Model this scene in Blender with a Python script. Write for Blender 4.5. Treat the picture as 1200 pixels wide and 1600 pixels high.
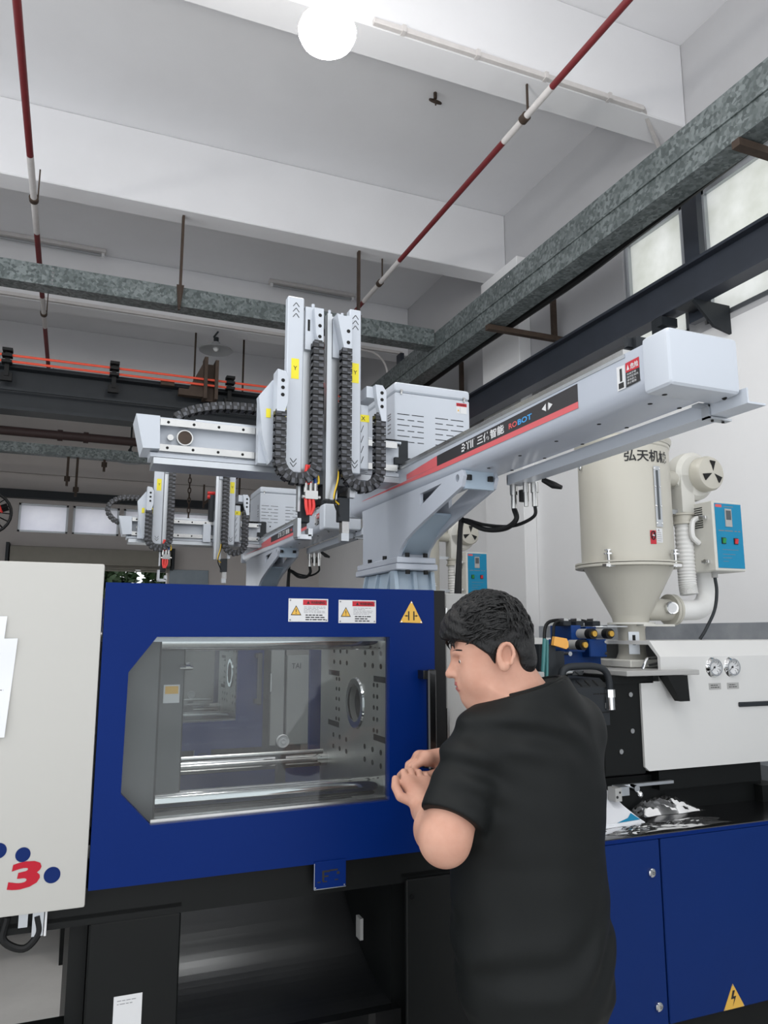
import bpy, bmesh, math, random
import numpy as np
from mathutils import Vector, Matrix
from mathutils.geometry import tessellate_polygon

random.seed(7)
for _o in list(bpy.data.objects):
    bpy.data.objects.remove(_o)
SC = bpy.context.scene
COL = SC.collection

# ------------------------------------------------------------------ camera
# x runs along the moulding machines, y away from the viewer, z up (metres)
cam_d = bpy.data.cameras.new('camera')
cam_d.sensor_fit = 'VERTICAL'
cam_d.sensor_height = 36.0
cam_d.lens = 36.0 * 1180.0 / 1600.0
cam_d.clip_start = 0.05
cam = bpy.data.objects.new('camera', cam_d)
COL.objects.link(cam)
cam.location = (0.0, 0.0, 1.62)
cam.rotation_euler = (math.radians(90 + 9.194), 0.0, math.radians(-22.224))
SC.camera = cam

# ------------------------------------------------------------------ daylight
world = bpy.data.worlds.new('overcast_sky')
SC.world = world
world.use_nodes = True
_bg = world.node_tree.nodes['Background']
_bg.inputs['Color'].default_value = (0.93, 0.96, 1.0, 1)
_bg.inputs['Strength'].default_value = 0.78

# ------------------------------------------------------------------ exposure
SC.view_settings.view_transform = 'Standard'
SC.view_settings.look = 'None'
SC.view_settings.gamma = 1.0
SC.view_settings.use_curve_mapping = False
SC.view_settings.exposure = 1.08
LAMP_GLOW = 42.0           # radiance of each lit lamp bulb

# ------------------------------------------------------------------ helpers
def lin(r, g, b):
    def c(u):
        u /= 255.0
        return u / 12.92 if u <= 0.04045 else ((u + 0.055) / 1.055) ** 2.4
    return (c(r), c(g), c(b), 1.0)

MATS = {}
def mat(name, rgb, rough=0.5, metal=0.0, var=0.0, scale=6.0, bump=0.0, bscale=40.0, stretch=(1, 1, 1),
        spec=0.5, coat=0.0, rgb2=None, emit=None, estr=0.0, trans=0.0):
    m = bpy.data.materials.new(name)
    m.use_nodes = True
    nt = m.node_tree
    b = nt.nodes['Principled BSDF']
    b.inputs['Base Color'].default_value = lin(*rgb)
    b.inputs['Roughness'].default_value = rough
    b.inputs['Metallic'].default_value = metal
    b.inputs['Specular IOR Level'].default_value = spec
    b.inputs['Coat Weight'].default_value = coat
    b.inputs['Transmission Weight'].default_value = trans
    if emit:
        b.inputs['Emission Color'].default_value = lin(*emit)
        b.inputs['Emission Strength'].default_value = estr
    if var > 0 or bump > 0:
        tc = nt.nodes.new('ShaderNodeTexCoord')
        mp = nt.nodes.new('ShaderNodeMapping')
        mp.inputs['Scale'].default_value = stretch
        nt.links.new(tc.outputs['Object'], mp.inputs['Vector'])
    if var > 0:
        n = nt.nodes.new('ShaderNodeTexNoise')
        n.inputs['Scale'].default_value = scale
        n.inputs['Detail'].default_value = 6.0
        n.inputs['Roughness'].default_value = 0.6
        nt.links.new(mp.outputs['Vector'], n.inputs['Vector'])
        rp = nt.nodes.new('ShaderNodeValToRGB')
        rp.color_ramp.elements[0].position = 0.3
        rp.color_ramp.elements[1].position = 0.7
        c1 = lin(*rgb)
        c2 = lin(*rgb2) if rgb2 else tuple(x * (1 - var) for x in c1[:3]) + (1.0,)
        rp.color_ramp.elements[0].color = c2
        rp.color_ramp.elements[1].color = c1
        nt.links.new(n.outputs['Fac'], rp.inputs['Fac'])
        nt.links.new(rp.outputs['Color'], b.inputs['Base Color'])
    if bump > 0:
        n2 = nt.nodes.new('ShaderNodeTexNoise')
        n2.inputs['Scale'].default_value = bscale
        n2.inputs['Detail'].default_value = 4.0
        nt.links.new(mp.outputs['Vector'], n2.inputs['Vector'])
        bp = nt.nodes.new('ShaderNodeBump')
        bp.inputs['Strength'].default_value = bump
        bp.inputs['Distance'].default_value = 0.01
        nt.links.new(n2.outputs['Fac'], bp.inputs['Height'])
        nt.links.new(bp.outputs['Normal'], b.inputs['Normal'])
    MATS[name] = m
    return m

def galvanised(name, base, dark):
    m = bpy.data.materials.new(name)
    m.use_nodes = True
    nt = m.node_tree
    b = nt.nodes['Principled BSDF']
    b.inputs['Metallic'].default_value = 0.35
    b.inputs['Roughness'].default_value = 0.45
    tc = nt.nodes.new('ShaderNodeTexCoord')
    v = nt.nodes.new('ShaderNodeTexVoronoi')
    v.inputs['Scale'].default_value = 48.0
    nz = nt.nodes.new('ShaderNodeTexNoise')
    nz.inputs['Scale'].default_value = 5.0
    nt.links.new(tc.outputs['Object'], v.inputs['Vector'])
    nt.links.new(tc.outputs['Object'], nz.inputs['Vector'])
    sep = nt.nodes.new('ShaderNodeSeparateColor')
    nt.links.new(v.outputs['Color'], sep.inputs['Color'])
    mx = nt.nodes.new('ShaderNodeMath')
    mx.operation = 'MULTIPLY'
    nt.links.new(sep.outputs[0], mx.inputs[0])
    nt.links.new(nz.outputs['Fac'], mx.inputs[1])
    rp = nt.nodes.new('ShaderNodeValToRGB')
    rp.color_ramp.elements[0].position = 0.05
    rp.color_ramp.elements[1].position = 0.5
    rp.color_ramp.elements[0].color = lin(*dark)
    rp.color_ramp.elements[1].color = lin(*base)
    nt.links.new(mx.outputs[0], rp.inputs['Fac'])
    nt.links.new(rp.outputs['Color'], b.inputs['Base Color'])
    MATS[name] = m
    return m

def glass(name, tint, refl=0.6, rough=0.02, film=0.0):
    """A thin pane: mostly clear, mirrors by Fresnel, with a little dust on it."""
    m = bpy.data.materials.new(name)
    m.use_nodes = True
    nt = m.node_tree
    nt.nodes.clear()
    out = nt.nodes.new('ShaderNodeOutputMaterial')
    tr = nt.nodes.new('ShaderNodeBsdfTransparent')
    tr.inputs['Color'].default_value = tint
    gl = nt.nodes.new('ShaderNodeBsdfGlossy')
    gl.inputs['Roughness'].default_value = rough
    df = nt.nodes.new('ShaderNodeBsdfDiffuse')
    df.inputs['Color'].default_value = (0.8, 0.8, 0.8, 1)
    fr = nt.nodes.new('ShaderNodeFresnel')
    fr.inputs['IOR'].default_value = 1.5
    ml = nt.nodes.new('ShaderNodeMath')
    ml.operation = 'MULTIPLY'
    ml.inputs[1].default_value = refl
    nt.links.new(fr.outputs[0], ml.inputs[0])
    m1 = nt.nodes.new('ShaderNodeMixShader')
    nt.links.new(ml.outputs[0], m1.inputs[0])
    nt.links.new(tr.outputs[0], m1.inputs[1])
    nt.links.new(gl.outputs[0], m1.inputs[2])
    m2 = nt.nodes.new('ShaderNodeMixShader')
    tc = nt.nodes.new('ShaderNodeTexCoord')
    nz = nt.nodes.new('ShaderNodeTexNoise')
    nz.inputs['Scale'].default_value = 7.0
    nz.inputs['Detail'].default_value = 8.0
    nt.links.new(tc.outputs['Object'], nz.inputs['Vector'])
    mm = nt.nodes.new('ShaderNodeMath')
    mm.operation = 'MULTIPLY'
    mm.inputs[1].default_value = film
    nt.links.new(nz.outputs['Fac'], mm.inputs[0])
    nt.links.new(mm.outputs[0], m2.inputs[0])
    nt.links.new(m1.outputs[0], m2.inputs[1])
    nt.links.new(df.outputs[0], m2.inputs[2])
    nt.links.new(m2.outputs[0], out.inputs['Surface'])
    MATS[name] = m
    return m

def frosted(name, rgb, var_rgb):
    m = bpy.data.materials.new(name)
    m.use_nodes = True
    nt = m.node_tree
    nt.nodes.clear()
    out = nt.nodes.new('ShaderNodeOutputMaterial')
    tl = nt.nodes.new('ShaderNodeBsdfTranslucent')
    df = nt.nodes.new('ShaderNodeBsdfDiffuse')
    mx = nt.nodes.new('ShaderNodeMixShader')
    mx.inputs[0].default_value = 0.3
    tc = nt.nodes.new('ShaderNodeTexCoord')
    nz = nt.nodes.new('ShaderNodeTexNoise')
    nz.inputs['Scale'].default_value = 3.0
    nz.inputs['Detail'].default_value = 5.0
    rp = nt.nodes.new('ShaderNodeValToRGB')
    rp.color_ramp.elements[0].position = 0.35
    rp.color_ramp.elements[1].position = 0.65
    rp.color_ramp.elements[0].color = lin(*var_rgb)
    rp.color_ramp.elements[1].color = lin(*rgb)
    nt.links.new(tc.outputs['Object'], nz.inputs['Vector'])
    nt.links.new(nz.outputs['Fac'], rp.inputs['Fac'])
    nt.links.new(rp.outputs['Color'], tl.inputs['Color'])
    nt.links.new(rp.outputs['Color'], df.inputs['Color'])
    nt.links.new(tl.outputs[0], mx.inputs[1])
    nt.links.new(df.outputs[0], mx.inputs[2])
    nt.links.new(mx.outputs[0], out.inputs['Surface'])
    MATS[name] = m
    return m

mat('plaster', (230, 230, 232), 0.85, var=0.05, scale=1.5, bump=0.05, bscale=6)
mat('wall_paint', (236, 236, 236), 0.8, var=0.05, scale=1.2, bump=0.05, bscale=8)
mat('upper_grey', (184, 184, 186), 0.85, var=0.05, scale=1.5, bump=0.05, bscale=8)  # right wall round the high windows, greyer than the part below
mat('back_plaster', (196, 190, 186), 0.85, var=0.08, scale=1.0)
mat('concrete', (194, 192, 188), 0.6, var=0.16, scale=3.0, bump=0.1, bscale=20)
mat('dado_grey', (158, 162, 166), 0.3, var=0.3, scale=2.2, rgb2=(112, 117, 124))  # blotches in the colour stand in for reflections on the glossy dado
mat('steel_dark', (40, 44, 48), 0.5, metal=0.1, var=0.2, scale=5, spec=0.3)
mat('rail_paint', (54, 59, 68), 0.4, metal=0.1, var=0.22, scale=4, spec=0.4)
mat('rust_brown', (74, 60, 50), 0.7, metal=0.2, var=0.35, scale=14)
galvanised('galvanised', (128, 136, 136), (84, 92, 92))
mat('pipe_red', (112, 34, 38), 0.5, var=0.2, scale=10)
mat('pipe_white', (208, 204, 202), 0.6, var=0.1, scale=20)
mat('pipe_brown', (62, 44, 42), 0.6, var=0.2, scale=10)
mat('wire_orange', (226, 84, 58), 0.5)
mat('black_rubber', (14, 15, 16), 0.55, spec=0.3)
mat('black_paint', (19, 21, 21), 0.45, var=0.12, scale=6, spec=0.18)
mat('black_gloss', (14, 15, 16), 0.22, coat=0.3)
mat('chute_steel', (52, 54, 56), 0.28, metal=0.7, var=0.1, scale=8)
mat('blue_paint', (0, 34, 100), 0.42, var=0.05, scale=3, spec=0.12)
mat('blue_bed', (8, 40, 100), 0.42, var=0.06, scale=3, spec=0.15)
mat('white_paint', (186, 185, 180), 0.4, var=0.02, scale=2, spec=0.3)
mat('cover_white', (206, 206, 204), 0.35, var=0.02, scale=2, spec=0.4)
mat('robot_white', (186, 192, 200), 0.3, var=0.02, scale=3)
mat('robot_cast', (178, 184, 194), 0.2, var=0.05, scale=5)
mat('robot_blue_grey', (164, 180, 194), 0.35, var=0.03, scale=5)
mat('cream', (186, 183, 172), 0.33, var=0.03, scale=3)
mat('cream_light', (200, 199, 192), 0.35)
mat('aluminium', (186, 190, 194), 0.32, metal=0.75, var=0.08, scale=20, stretch=(1, 1, 0.1))
mat('steel', (190, 190, 188), 0.25, metal=0.95, var=0.12, scale=18)
mat('chrome', (225, 226, 226), 0.10, metal=1.0)
mat('machined', (186, 186, 180), 0.35, metal=0.7, var=0.18, scale=8)
mat('platen_dark', (88, 90, 90), 0.4, metal=0.5, var=0.2, scale=6)
mat('panel_grey', (164, 164, 162), 0.4, var=0.04, scale=3, spec=0.3)
mat('chain_black', (26, 27, 30), 0.4)
mat('chain_grey', (74, 76, 82), 0.4)
mat('label_white', (206, 207, 208), 0.5)
mat('label_red', (180, 24, 42), 0.5)
mat('label_yellow', (216, 170, 70), 0.5)
mat('tag_yellow', (226, 212, 40), 0.5)
mat('ink', (24, 24, 26), 0.6)
mat('ink_grey', (120, 120, 124), 0.6)
mat('strip_black', (44, 42, 44), 0.4)
mat('strip_red', (200, 92, 96), 0.4)
mat('print_blue', (60, 150, 214), 0.5)
mat('print_red', (206, 84, 84), 0.5)
mat('logo_red', (172, 26, 44), 0.45, spec=0.2)
mat('logo_blue', (6, 34, 92), 0.45, spec=0.15)
mat('panel_cyan', (6, 126, 166), 0.4, spec=0.3)
mat('valve_blue', (6, 54, 116), 0.4, spec=0.3)
mat('brass', (202, 160, 72), 0.35, metal=0.7)
mat('plate_orange', (226, 164, 76), 0.5)
mat('hose_white', (222, 222, 220), 0.45)
mat('paper', (222, 224, 228), 0.7)
mat('lamp_grey', (160, 162, 164), 0.4, metal=0.2)
mat('lamp_white', (230, 230, 230), 0.5)
mat('lamp_glow', (255, 255, 255), 0.5, emit=(255, 252, 247), estr=LAMP_GLOW)
mat('dark_hole', (8, 8, 8), 0.8)
mat('teal_tube', (60, 118, 118), 0.3)
mat('wire_red', (206, 50, 46), 0.45)
mat('wire_yellow', (214, 178, 40), 0.45)
mat('wire_blue', (28, 66, 128), 0.45)
mat('button_green', (40, 140, 70), 0.4)
mat('button_red', (206, 52, 60), 0.4)
mat('display_grey', (70, 76, 80), 0.3)
mat('shutter_green', (140, 136, 126), 0.6, metal=0.2, var=0.1, scale=8)
mat('leaf', (58, 84, 50), 0.6, var=0.4, scale=5)
mat('bark', (70, 56, 46), 0.8)
mat('board_grey', (136, 150, 160), 0.3, var=0.25, scale=3)
glass('door_glass', (0.86, 0.88, 0.88, 1), refl=0.55, rough=0.03, film=0.05)
glass('window_glass', (0.9, 0.92, 0.92, 1), refl=0.6)
glass('plastic_film', (0.93, 0.94, 0.95, 1), refl=1.2, rough=0.06, film=0.06)
glass('gauge_glass', (0.95, 0.95, 0.95, 1), refl=0.6)
frosted('frosted_white', (240, 240, 246), (226, 226, 236))
frosted('frosted_old', (236, 236, 230), (206, 207, 196))

class MB:
    """Collects geometry (world coordinates) for one mesh object."""
    def __init__(self):
        self.v = []; self.f = []; self.m = []
    def add(self, verts, faces, mi=0):
        o = len(self.v)
        self.v += [tuple(p) for p in verts]
        self.f += [tuple(i + o for i in q) for q in faces]
        self.m += [mi] * len(faces)
        return self
    def box(self, x0, x1, y0, y1, z0, z1, mi=0, bev=0.0, seg=2):
        if x0 > x1: x0, x1 = x1, x0
        if y0 > y1: y0, y1 = y1, y0
        if z0 > z1: z0, z1 = z1, z0
        if bev <= 0:
            vs = [(x0,y0,z0),(x1,y0,z0),(x1,y1,z0),(x0,y1,z0),(x0,y0,z1),(x1,y0,z1),(x1,y1,z1),(x0,y1,z1)]
            fs = [(0,3,2,1),(4,5,6,7),(0,1,5,4),(1,2,6,5),(2,3,7,6),(3,0,4,7)]
            return self.add(vs, fs, mi)
        bm = bmesh.new()
        bmesh.ops.create_cube(bm, size=1.0)
        for v in bm.verts:
            v.co = ((x0+x1)/2 + v.co.x*(x1-x0), (y0+y1)/2 + v.co.y*(y1-y0), (z0+z1)/2 + v.co.z*(z1-z0))
        bmesh.ops.bevel(bm, geom=list(bm.edges), offset=bev, segments=seg, profile=0.6, affect='EDGES')
        return self.frombm(bm, mi)
    def frombm(self, bm, mi=0):
        bm.verts.index_update()
        vs = [tuple(v.co) for v in bm.verts]
        fs = [tuple(v.index for v in f.verts) for f in bm.faces]
        bm.free()
        return self.add(vs, fs, mi)
    def obox(self, c, ux, uy, uz, hx, hy, hz, mi=0):
        """Box with its own axes: centre, unit axes, half sizes."""
        c = Vector(c); ux = Vector(ux)*hx; uy = Vector(uy)*hy; uz = Vector(uz)*hz
        vs = [c-ux-uy-uz, c+ux-uy-uz, c+ux+uy-uz, c-ux+uy-uz, c-ux-uy+uz, c+ux-uy+uz, c+ux+uy+uz, c-ux+uy+uz]
        fs = [(0,3,2,1),(4,5,6,7),(0,1,5,4),(1,2,6,5),(2,3,7,6),(3,0,4,7)]
        return self.add(vs, fs, mi)
    def bar(self, p0, p1, w, h, up=(0, 0, 1), mi=0):
        p0 = Vector(p0); p1 = Vector(p1)
        d = (p1-p0); L = d.length; d.normalize()
        s = d.cross(Vector(up))
        if s.length < 1e-4: s = d.cross(Vector((1, 0, 0)))
        s.normalize(); u = s.cross(d)
        return self.obox((p0+p1)/2, d, s, u, L/2, w/2, h/2, mi)
    def cyl(self, p0, p1, r0, r1=None, n=18, caps=True, mi=0):
        if r1 is None: r1 = r0
        p0 = Vector(p0); p1 = Vector(p1)
        d = (p1-p0).normalized()
        a = d.cross(Vector((0, 0, 1)))
        if a.length < 1e-3: a = d.cross(Vector((1, 0, 0)))
        a.normalize(); b = d.cross(a)
        vs = []
        for p, r in ((p0, r0), (p1, r1)):
            for i in range(n):
                t = 2*math.pi*i/n
                vs.append(p + a*(r*math.cos(t)) + b*(r*math.sin(t)))
        fs = [(i, (i+1) % n, n+(i+1) % n, n+i) for i in range(n)]
        if caps:
            fs += [tuple(range(n-1, -1, -1)), tuple(range(n, 2*n))]
        return self.add(vs, fs, mi)
    def tube(self, pts, r, n=8, mi=0):
        pts = [Vector(p) for p in pts]
        k = len(pts)
        rs = r if isinstance(r, (list, tuple)) else [r]*k
        t0 = (pts[1]-pts[0]).normalized()
        a = t0.cross(Vector((0.13, 0.21, 1)))
        if a.length < 1e-3: a = t0.cross(Vector((1, 0, 0)))
        a.normalize()
        vs = []
        for i in range(k):
            t = (pts[min(i+1, k-1)]-pts[max(i-1, 0)]).normalized()
            a = (a - t*a.dot(t)).normalized()
            b = t.cross(a)
            for j in range(n):
                q = 2*math.pi*j/n
                vs.append(pts[i] + a*(rs[i]*math.cos(q)) + b*(rs[i]*math.sin(q)))
        fs = []
        for i in range(k-1):
            for j in range(n):
                fs.append((i*n+j, i*n+(j+1) % n, (i+1)*n+(j+1) % n, (i+1)*n+j))
        fs += [tuple(range(n-1, -1, -1)), tuple(range((k-1)*n, k*n))]
        return self.add(vs, fs, mi)
    def prism(self, poly, axis, a0, a1, holes=(), mi=0, mi_side=None):
        """Extrude a 2-D outline (with holes) along an axis: x:(y,z) y:(x,z) z:(x,y)."""
        def to3(p, a):
            if axis == 'x': return (a, p[0], p[1])
            if axis == 'y': return (p[0], a, p[1])
            return (p[0], p[1], a)
        loops = [list(poly)] + [list(h) for h in holes]
        flat = [p for l in loops for p in l]
        n = len(flat)
        tris = tessellate_polygon([[Vector((p[0], p[1], 0)) for p in l] for l in loops])
        vs = [to3(p, a0) for p in flat] + [to3(p, a1) for p in flat]
        fs = []
        for t in tris:
            fs.append((t[0], t[1], t[2])); fs.append((t[2]+n, t[1]+n, t[0]+n))
        self.add(vs, fs, mi)
        fs = []; o = 0
        for l in loops:
            k = len(l)
            for i in range(k):
                fs.append((o+i, o+(i+1) % k, n+o+(i+1) % k, n+o+i))
            o += k
        # share vertices with the caps just added
        base = len(self.v)-2*n
        self.f += [tuple(i+base for i in q) for q in fs]
        self.m += [mi if mi_side is None else mi_side]*len(fs)
        return self
    def lathe(self, prof, c, axis=(0, 0, 1), n=32, mi=0, a0=0.0, a1=2*math.pi, ref=None):
        """Revolve (r, h) pairs about an axis through c."""
        c = Vector(c); d = Vector(axis).normalized()
        a = Vector(ref) if ref else d.cross(Vector((0, 1, 0.01)))
        if a.length < 1e-3: a = Vector((1, 0, 0))
        a = (a-d*a.dot(d)).normalized(); b = d.cross(a)
        full = abs(a1-a0-2*math.pi) < 1e-6
        k = n if full else n+1
        vs = []
        for r, h in prof:
            for i in range(k):
                t = a0+(a1-a0)*i/n
                vs.append(c + d*h + a*(r*math.cos(t)) + b*(r*math.sin(t)))
        fs = []
        for j in range(len(prof)-1):
            for i in range(n):
                i2 = (i+1) % k
                fs.append((j*k+i, j*k+i2, (j+1)*k+i2, (j+1)*k+i))
        return self.add(vs, fs, mi)
    def ball(self, c, r, n=14, m=9, mi=0, axes=None):
        c = Vector(c)
        if not isinstance(r, (list, tuple)): r = (r, r, r)
        ax = axes or (Vector((1,0,0)), Vector((0,1,0)), Vector((0,0,1)))
        vs = []
        for j in range(m+1):
            ph = math.pi*j/m
            for i in range(n):
                t = 2*math.pi*i/n
                vs.append(c + ax[0]*(r[0]*math.sin(ph)*math.cos(t)) + ax[1]*(r[1]*math.sin(ph)*math.sin(t)) + ax[2]*(r[2]*math.cos(ph)))
        fs = [(j*n+i, j*n+(i+1) % n, (j+1)*n+(i+1) % n, (j+1)*n+i) for j in range(m) for i in range(n)]
        return self.add(vs, fs, mi)
    def quad(self, a, b, c, d, mi=0):
        return self.add([a, b, c, d], [(0, 1, 2, 3)], mi)
    def text(self, body, origin, u, v, h, mi=0, depth=0.0006, bold=0.0, fit=None, wrap=None):
        """Raised lettering: cap height about h, laid from origin along u, upright along v."""
        vs, fs = text_geo(body, bold)
        xs = [p[0] for p in vs]; ys = [p[1] for p in vs]
        x0, x1 = min(xs), max(xs); y0, y1 = min(ys), max(ys)
        sy = h/(y1-y0); sx = sy if fit is None else fit/(x1-x0)
        o = Vector(origin); u = Vector(u).normalized(); v = Vector(v).normalized(); w = u.cross(v)
        out = []
        for p in vs:
            if wrap: out.append(wrap((p[0]-x0)*sx, (p[1]-y0)*sy, depth))
            else: out.append(o + u*((p[0]-x0)*sx) + v*((p[1]-y0)*sy) + w*depth)
        return self.add(out, fs, mi)

_TXT = {}
def text_geo(body, bold):
    key = (body, bold)
    if key not in _TXT:
        cu = bpy.data.curves.new('lettering', 'FONT')
        cu.body = body; cu.resolution_u = 3; cu.offset = bold
        ob = bpy.data.objects.new('lettering', cu)
        COL.objects.link(ob)
        dg = bpy.context.evaluated_depsgraph_get()
        me = bpy.data.meshes.new_from_object(ob.evaluated_get(dg))
        _TXT[key] = ([tuple(p.co) for p in me.vertices], [tuple(p.vertices) for p in me.polygons])
        bpy.data.objects.remove(ob); bpy.data.curves.remove(cu); bpy.data.meshes.remove(me)
    return _TXT[key]

ROOT = {}
def root_of(o):
    while o.parent: o = o.parent
    return o
def tag(o, label=None, cat=None, group=None, kind=None):
    if label: o['label'] = label
    if cat: o['category'] = cat
    if group: o['group'] = group
    if kind: o['kind'] = kind
    return o
def thing(name, label, cat, loc, group=None):
    o = bpy.data.objects.new(name, None)
    o.empty_display_size = 0.1
    COL.objects.link(o)
    o.location = loc
    return tag(o, label, cat, group)
def obj(name, mb, mats, parent=None, label=None, cat=None, group=None, kind=None, ang=35, loc=None):
    me = bpy.data.meshes.new(name)
    if parent is not None:
        off = Vector(root_of(parent).location)
    elif loc is not None:
        off = Vector(loc)
    else:
        a = np.array([tuple(p) for p in mb.v]); lo = a.min(0); hi = a.max(0)
        off = Vector(((lo[0]+hi[0])/2, (lo[1]+hi[1])/2, lo[2]))
    me.from_pydata([tuple(Vector(p)-off) for p in mb.v], [], mb.f)
    for mn in ([mats] if isinstance(mats, str) else mats):
        me.materials.append(MATS[mn])
    me.polygons.foreach_set('material_index', mb.m)
    bm = bmesh.new(); bm.from_mesh(me)
    bmesh.ops.recalc_face_normals(bm, faces=bm.faces)
    bm.to_mesh(me); bm.free()
    me.polygons.foreach_set('use_smooth', [True]*len(me.polygons))
    me.set_sharp_from_angle(angle=math.radians(ang))
    me.update()
    o = bpy.data.objects.new(name, me)
    COL.objects.link(o)
    if parent is not None: o.parent = parent
    else: o.location = off
    return tag(o, label, cat, group, kind)
def pieces(name, mb, mats, parent, label=None, least=4):
    """One object for each connected piece collected in mb."""
    par = list(range(len(mb.v)))
    def find(a):
        while par[a] != a:
            par[a] = par[par[a]]; a = par[a]
        return a
    for f in mb.f:
        r = find(f[0])
        for i in f[1:]: par[find(i)] = r
    groups = {}
    for k, f in enumerate(mb.f): groups.setdefault(find(f[0]), []).append(k)
    out = []
    for ks in groups.values():
        p = MB(); ids = {}
        for k in ks:
            for i in mb.f[k]:
                if i not in ids: ids[i] = len(p.v); p.v.append(mb.v[i])
            p.f.append(tuple(ids[i] for i in mb.f[k])); p.m.append(mb.m[k])
        out.append(obj(name, p, mats, parent, label=label))
    return out
def share(src, name, parent, delta=(0, 0, 0), rot=None):
    """Another object that shares the mesh data of src, moved inside the same thing."""
    o = bpy.data.objects.new(name, src.data)
    COL.objects.link(o)
    o.parent = parent
    o.location = delta
    if rot is not None: o.rotation_euler = rot
    return o
def copy_tree(o, parent=None):
    c = o.copy()
    COL.objects.link(c)
    c.parent = parent
    for ch in list(o.children):
        copy_tree(ch, c)
    return c
def circle2(cx, cy, r, n=20):
    return [(cx+r*math.cos(2*math.pi*i/n), cy+r*math.sin(2*math.pi*i/n)) for i in range(n)]
def bez(p0, p1, p2, p3, n=12):
    p0, p1, p2, p3 = map(Vector, (p0, p1, p2, p3))
    return [p0*(1-t)**3 + p1*(3*t*(1-t)**2) + p2*(3*t*t*(1-t)) + p3*t**3 for t in [i/n for i in range(n+1)]]
def smooth_path(pts, n=6):
    """Catmull-Rom through the points."""
    P = [Vector(p) for p in pts]
    P = [P[0]*2-P[1]] + P + [P[-1]*2-P[-2]]
    out = []
    for i in range(1, len(P)-2):
        for k in range(n):
            t = k/n
            out.append(0.5*((2*P[i]) + (P[i+1]-P[i-1])*t + (2*P[i-1]-5*P[i]+4*P[i+1]-P[i+2])*t*t + (3*P[i]-P[i-1]-3*P[i+1]+P[i+2])*t**3))
    out.append(P[-2])
    return out

# ================================================================== SETTING
XR, YB, ZC = 3.8, 12.2, 5.8
XL, YF = -3.6, -1.6
def struct(name, mb, m, parent=None, label=None, cat=None):
    return obj(name, mb, m, parent, label=label, cat=cat, kind=None if parent else 'structure')

struct('floor', MB().box(XL, XR+0.2, YF, YB+0.2, -0.2, 0.0), 'concrete', label='bare grey concrete factory floor', cat='floor')
struct('ceiling', MB().box(XL, XR+0.2, YF, YB+0.2, ZC, ZC+0.2), 'plaster', label='white plastered concrete ceiling', cat='ceiling')
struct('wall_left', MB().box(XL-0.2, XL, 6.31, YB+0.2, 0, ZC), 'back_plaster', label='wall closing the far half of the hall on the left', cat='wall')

WIN_R = [(1.10, 2.30), (2.42, 3.62), (3.76, 4.39)]
WZ0, WZ1 = 3.66, 4.64
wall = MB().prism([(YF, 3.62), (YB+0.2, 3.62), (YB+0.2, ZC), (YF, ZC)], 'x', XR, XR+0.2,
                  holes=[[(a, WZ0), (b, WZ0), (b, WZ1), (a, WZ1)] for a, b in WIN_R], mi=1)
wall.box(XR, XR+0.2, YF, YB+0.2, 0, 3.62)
struct('wall_right', wall, ['wall_paint', 'upper_grey'], label='wall on the right, white below and grey round the high windows', cat='wall')
DOORX = (-0.87, 1.33)
WIN_B = [(-0.83, -0.15), (-0.085, 0.575), (0.64, 1.30), (1.365, 1.99)]
BZ0, BZ1 = 3.11, 3.54
wall = MB().prism([(XL, 0), (DOORX[0], 0), (DOORX[0], 2.62), (DOORX[1], 2.62), (DOORX[1], 0), (XR, 0), (XR, ZC), (XL, ZC)], 'y', YB, YB+0.2,
                  holes=[[(a, BZ0), (b, BZ0), (b, BZ1), (a, BZ1)] for a, b in WIN_B])
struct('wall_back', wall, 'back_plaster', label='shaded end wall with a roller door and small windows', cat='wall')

for k, (a, b) in enumerate(WIN_R):
    w = MB()
    for p, q in (((a, a+0.045), (WZ0, WZ1)), ((b-0.045, b), (WZ0, WZ1)), ((a, b), (WZ0, WZ0+0.045)), ((a, b), (WZ1-0.045, WZ1))):
        w.box(XR+0.02, XR+0.10, p[0], p[1], q[0], q[1])
    o = struct('window_%d' % (k+1), w, 'aluminium',
               label=['high window in the right wall out of view nearest the viewer', 'high frosted window in the right wall nearer the viewer', 'high frosted window in the right wall beyond the dark post'][k], cat='window')
    obj('pane', MB().quad((XR+0.05, a+0.045, WZ0+0.045), (XR+0.05, b-0.045, WZ0+0.045), (XR+0.05, b-0.045, WZ1-0.045), (XR+0.05, a+0.045, WZ1-0.045)), 'frosted_old', o)
for k, (a, b) in enumerate(WIN_B):
    w = MB()
    for p, q in (((a, a+0.03), (BZ0, BZ1)), ((b-0.03, b), (BZ0, BZ1)), ((a, b), (BZ0, BZ0+0.03)), ((a, b), (BZ1-0.03, BZ1))):
        w.box(p[0], p[1], YB+0.03, YB+0.09, q[0], q[1])
    o = struct('window_%d' % (k+4), w, 'aluminium',
               label=['leftmost small frosted window in the end wall', 'second small frosted window from the left in the end wall',
                      'third small frosted window of the end wall, behind the robot arm', 'rightmost small frosted window in the end wall'][k], cat='window')
    obj('pane', MB().quad((a+0.03, YB+0.05, BZ0+0.03), (b-0.03, YB+0.05, BZ0+0.03), (b-0.03, YB+0.05, BZ1-0.03), (a+0.03, YB+0.05, BZ1-0.03)), 'frosted_white', o)

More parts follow.
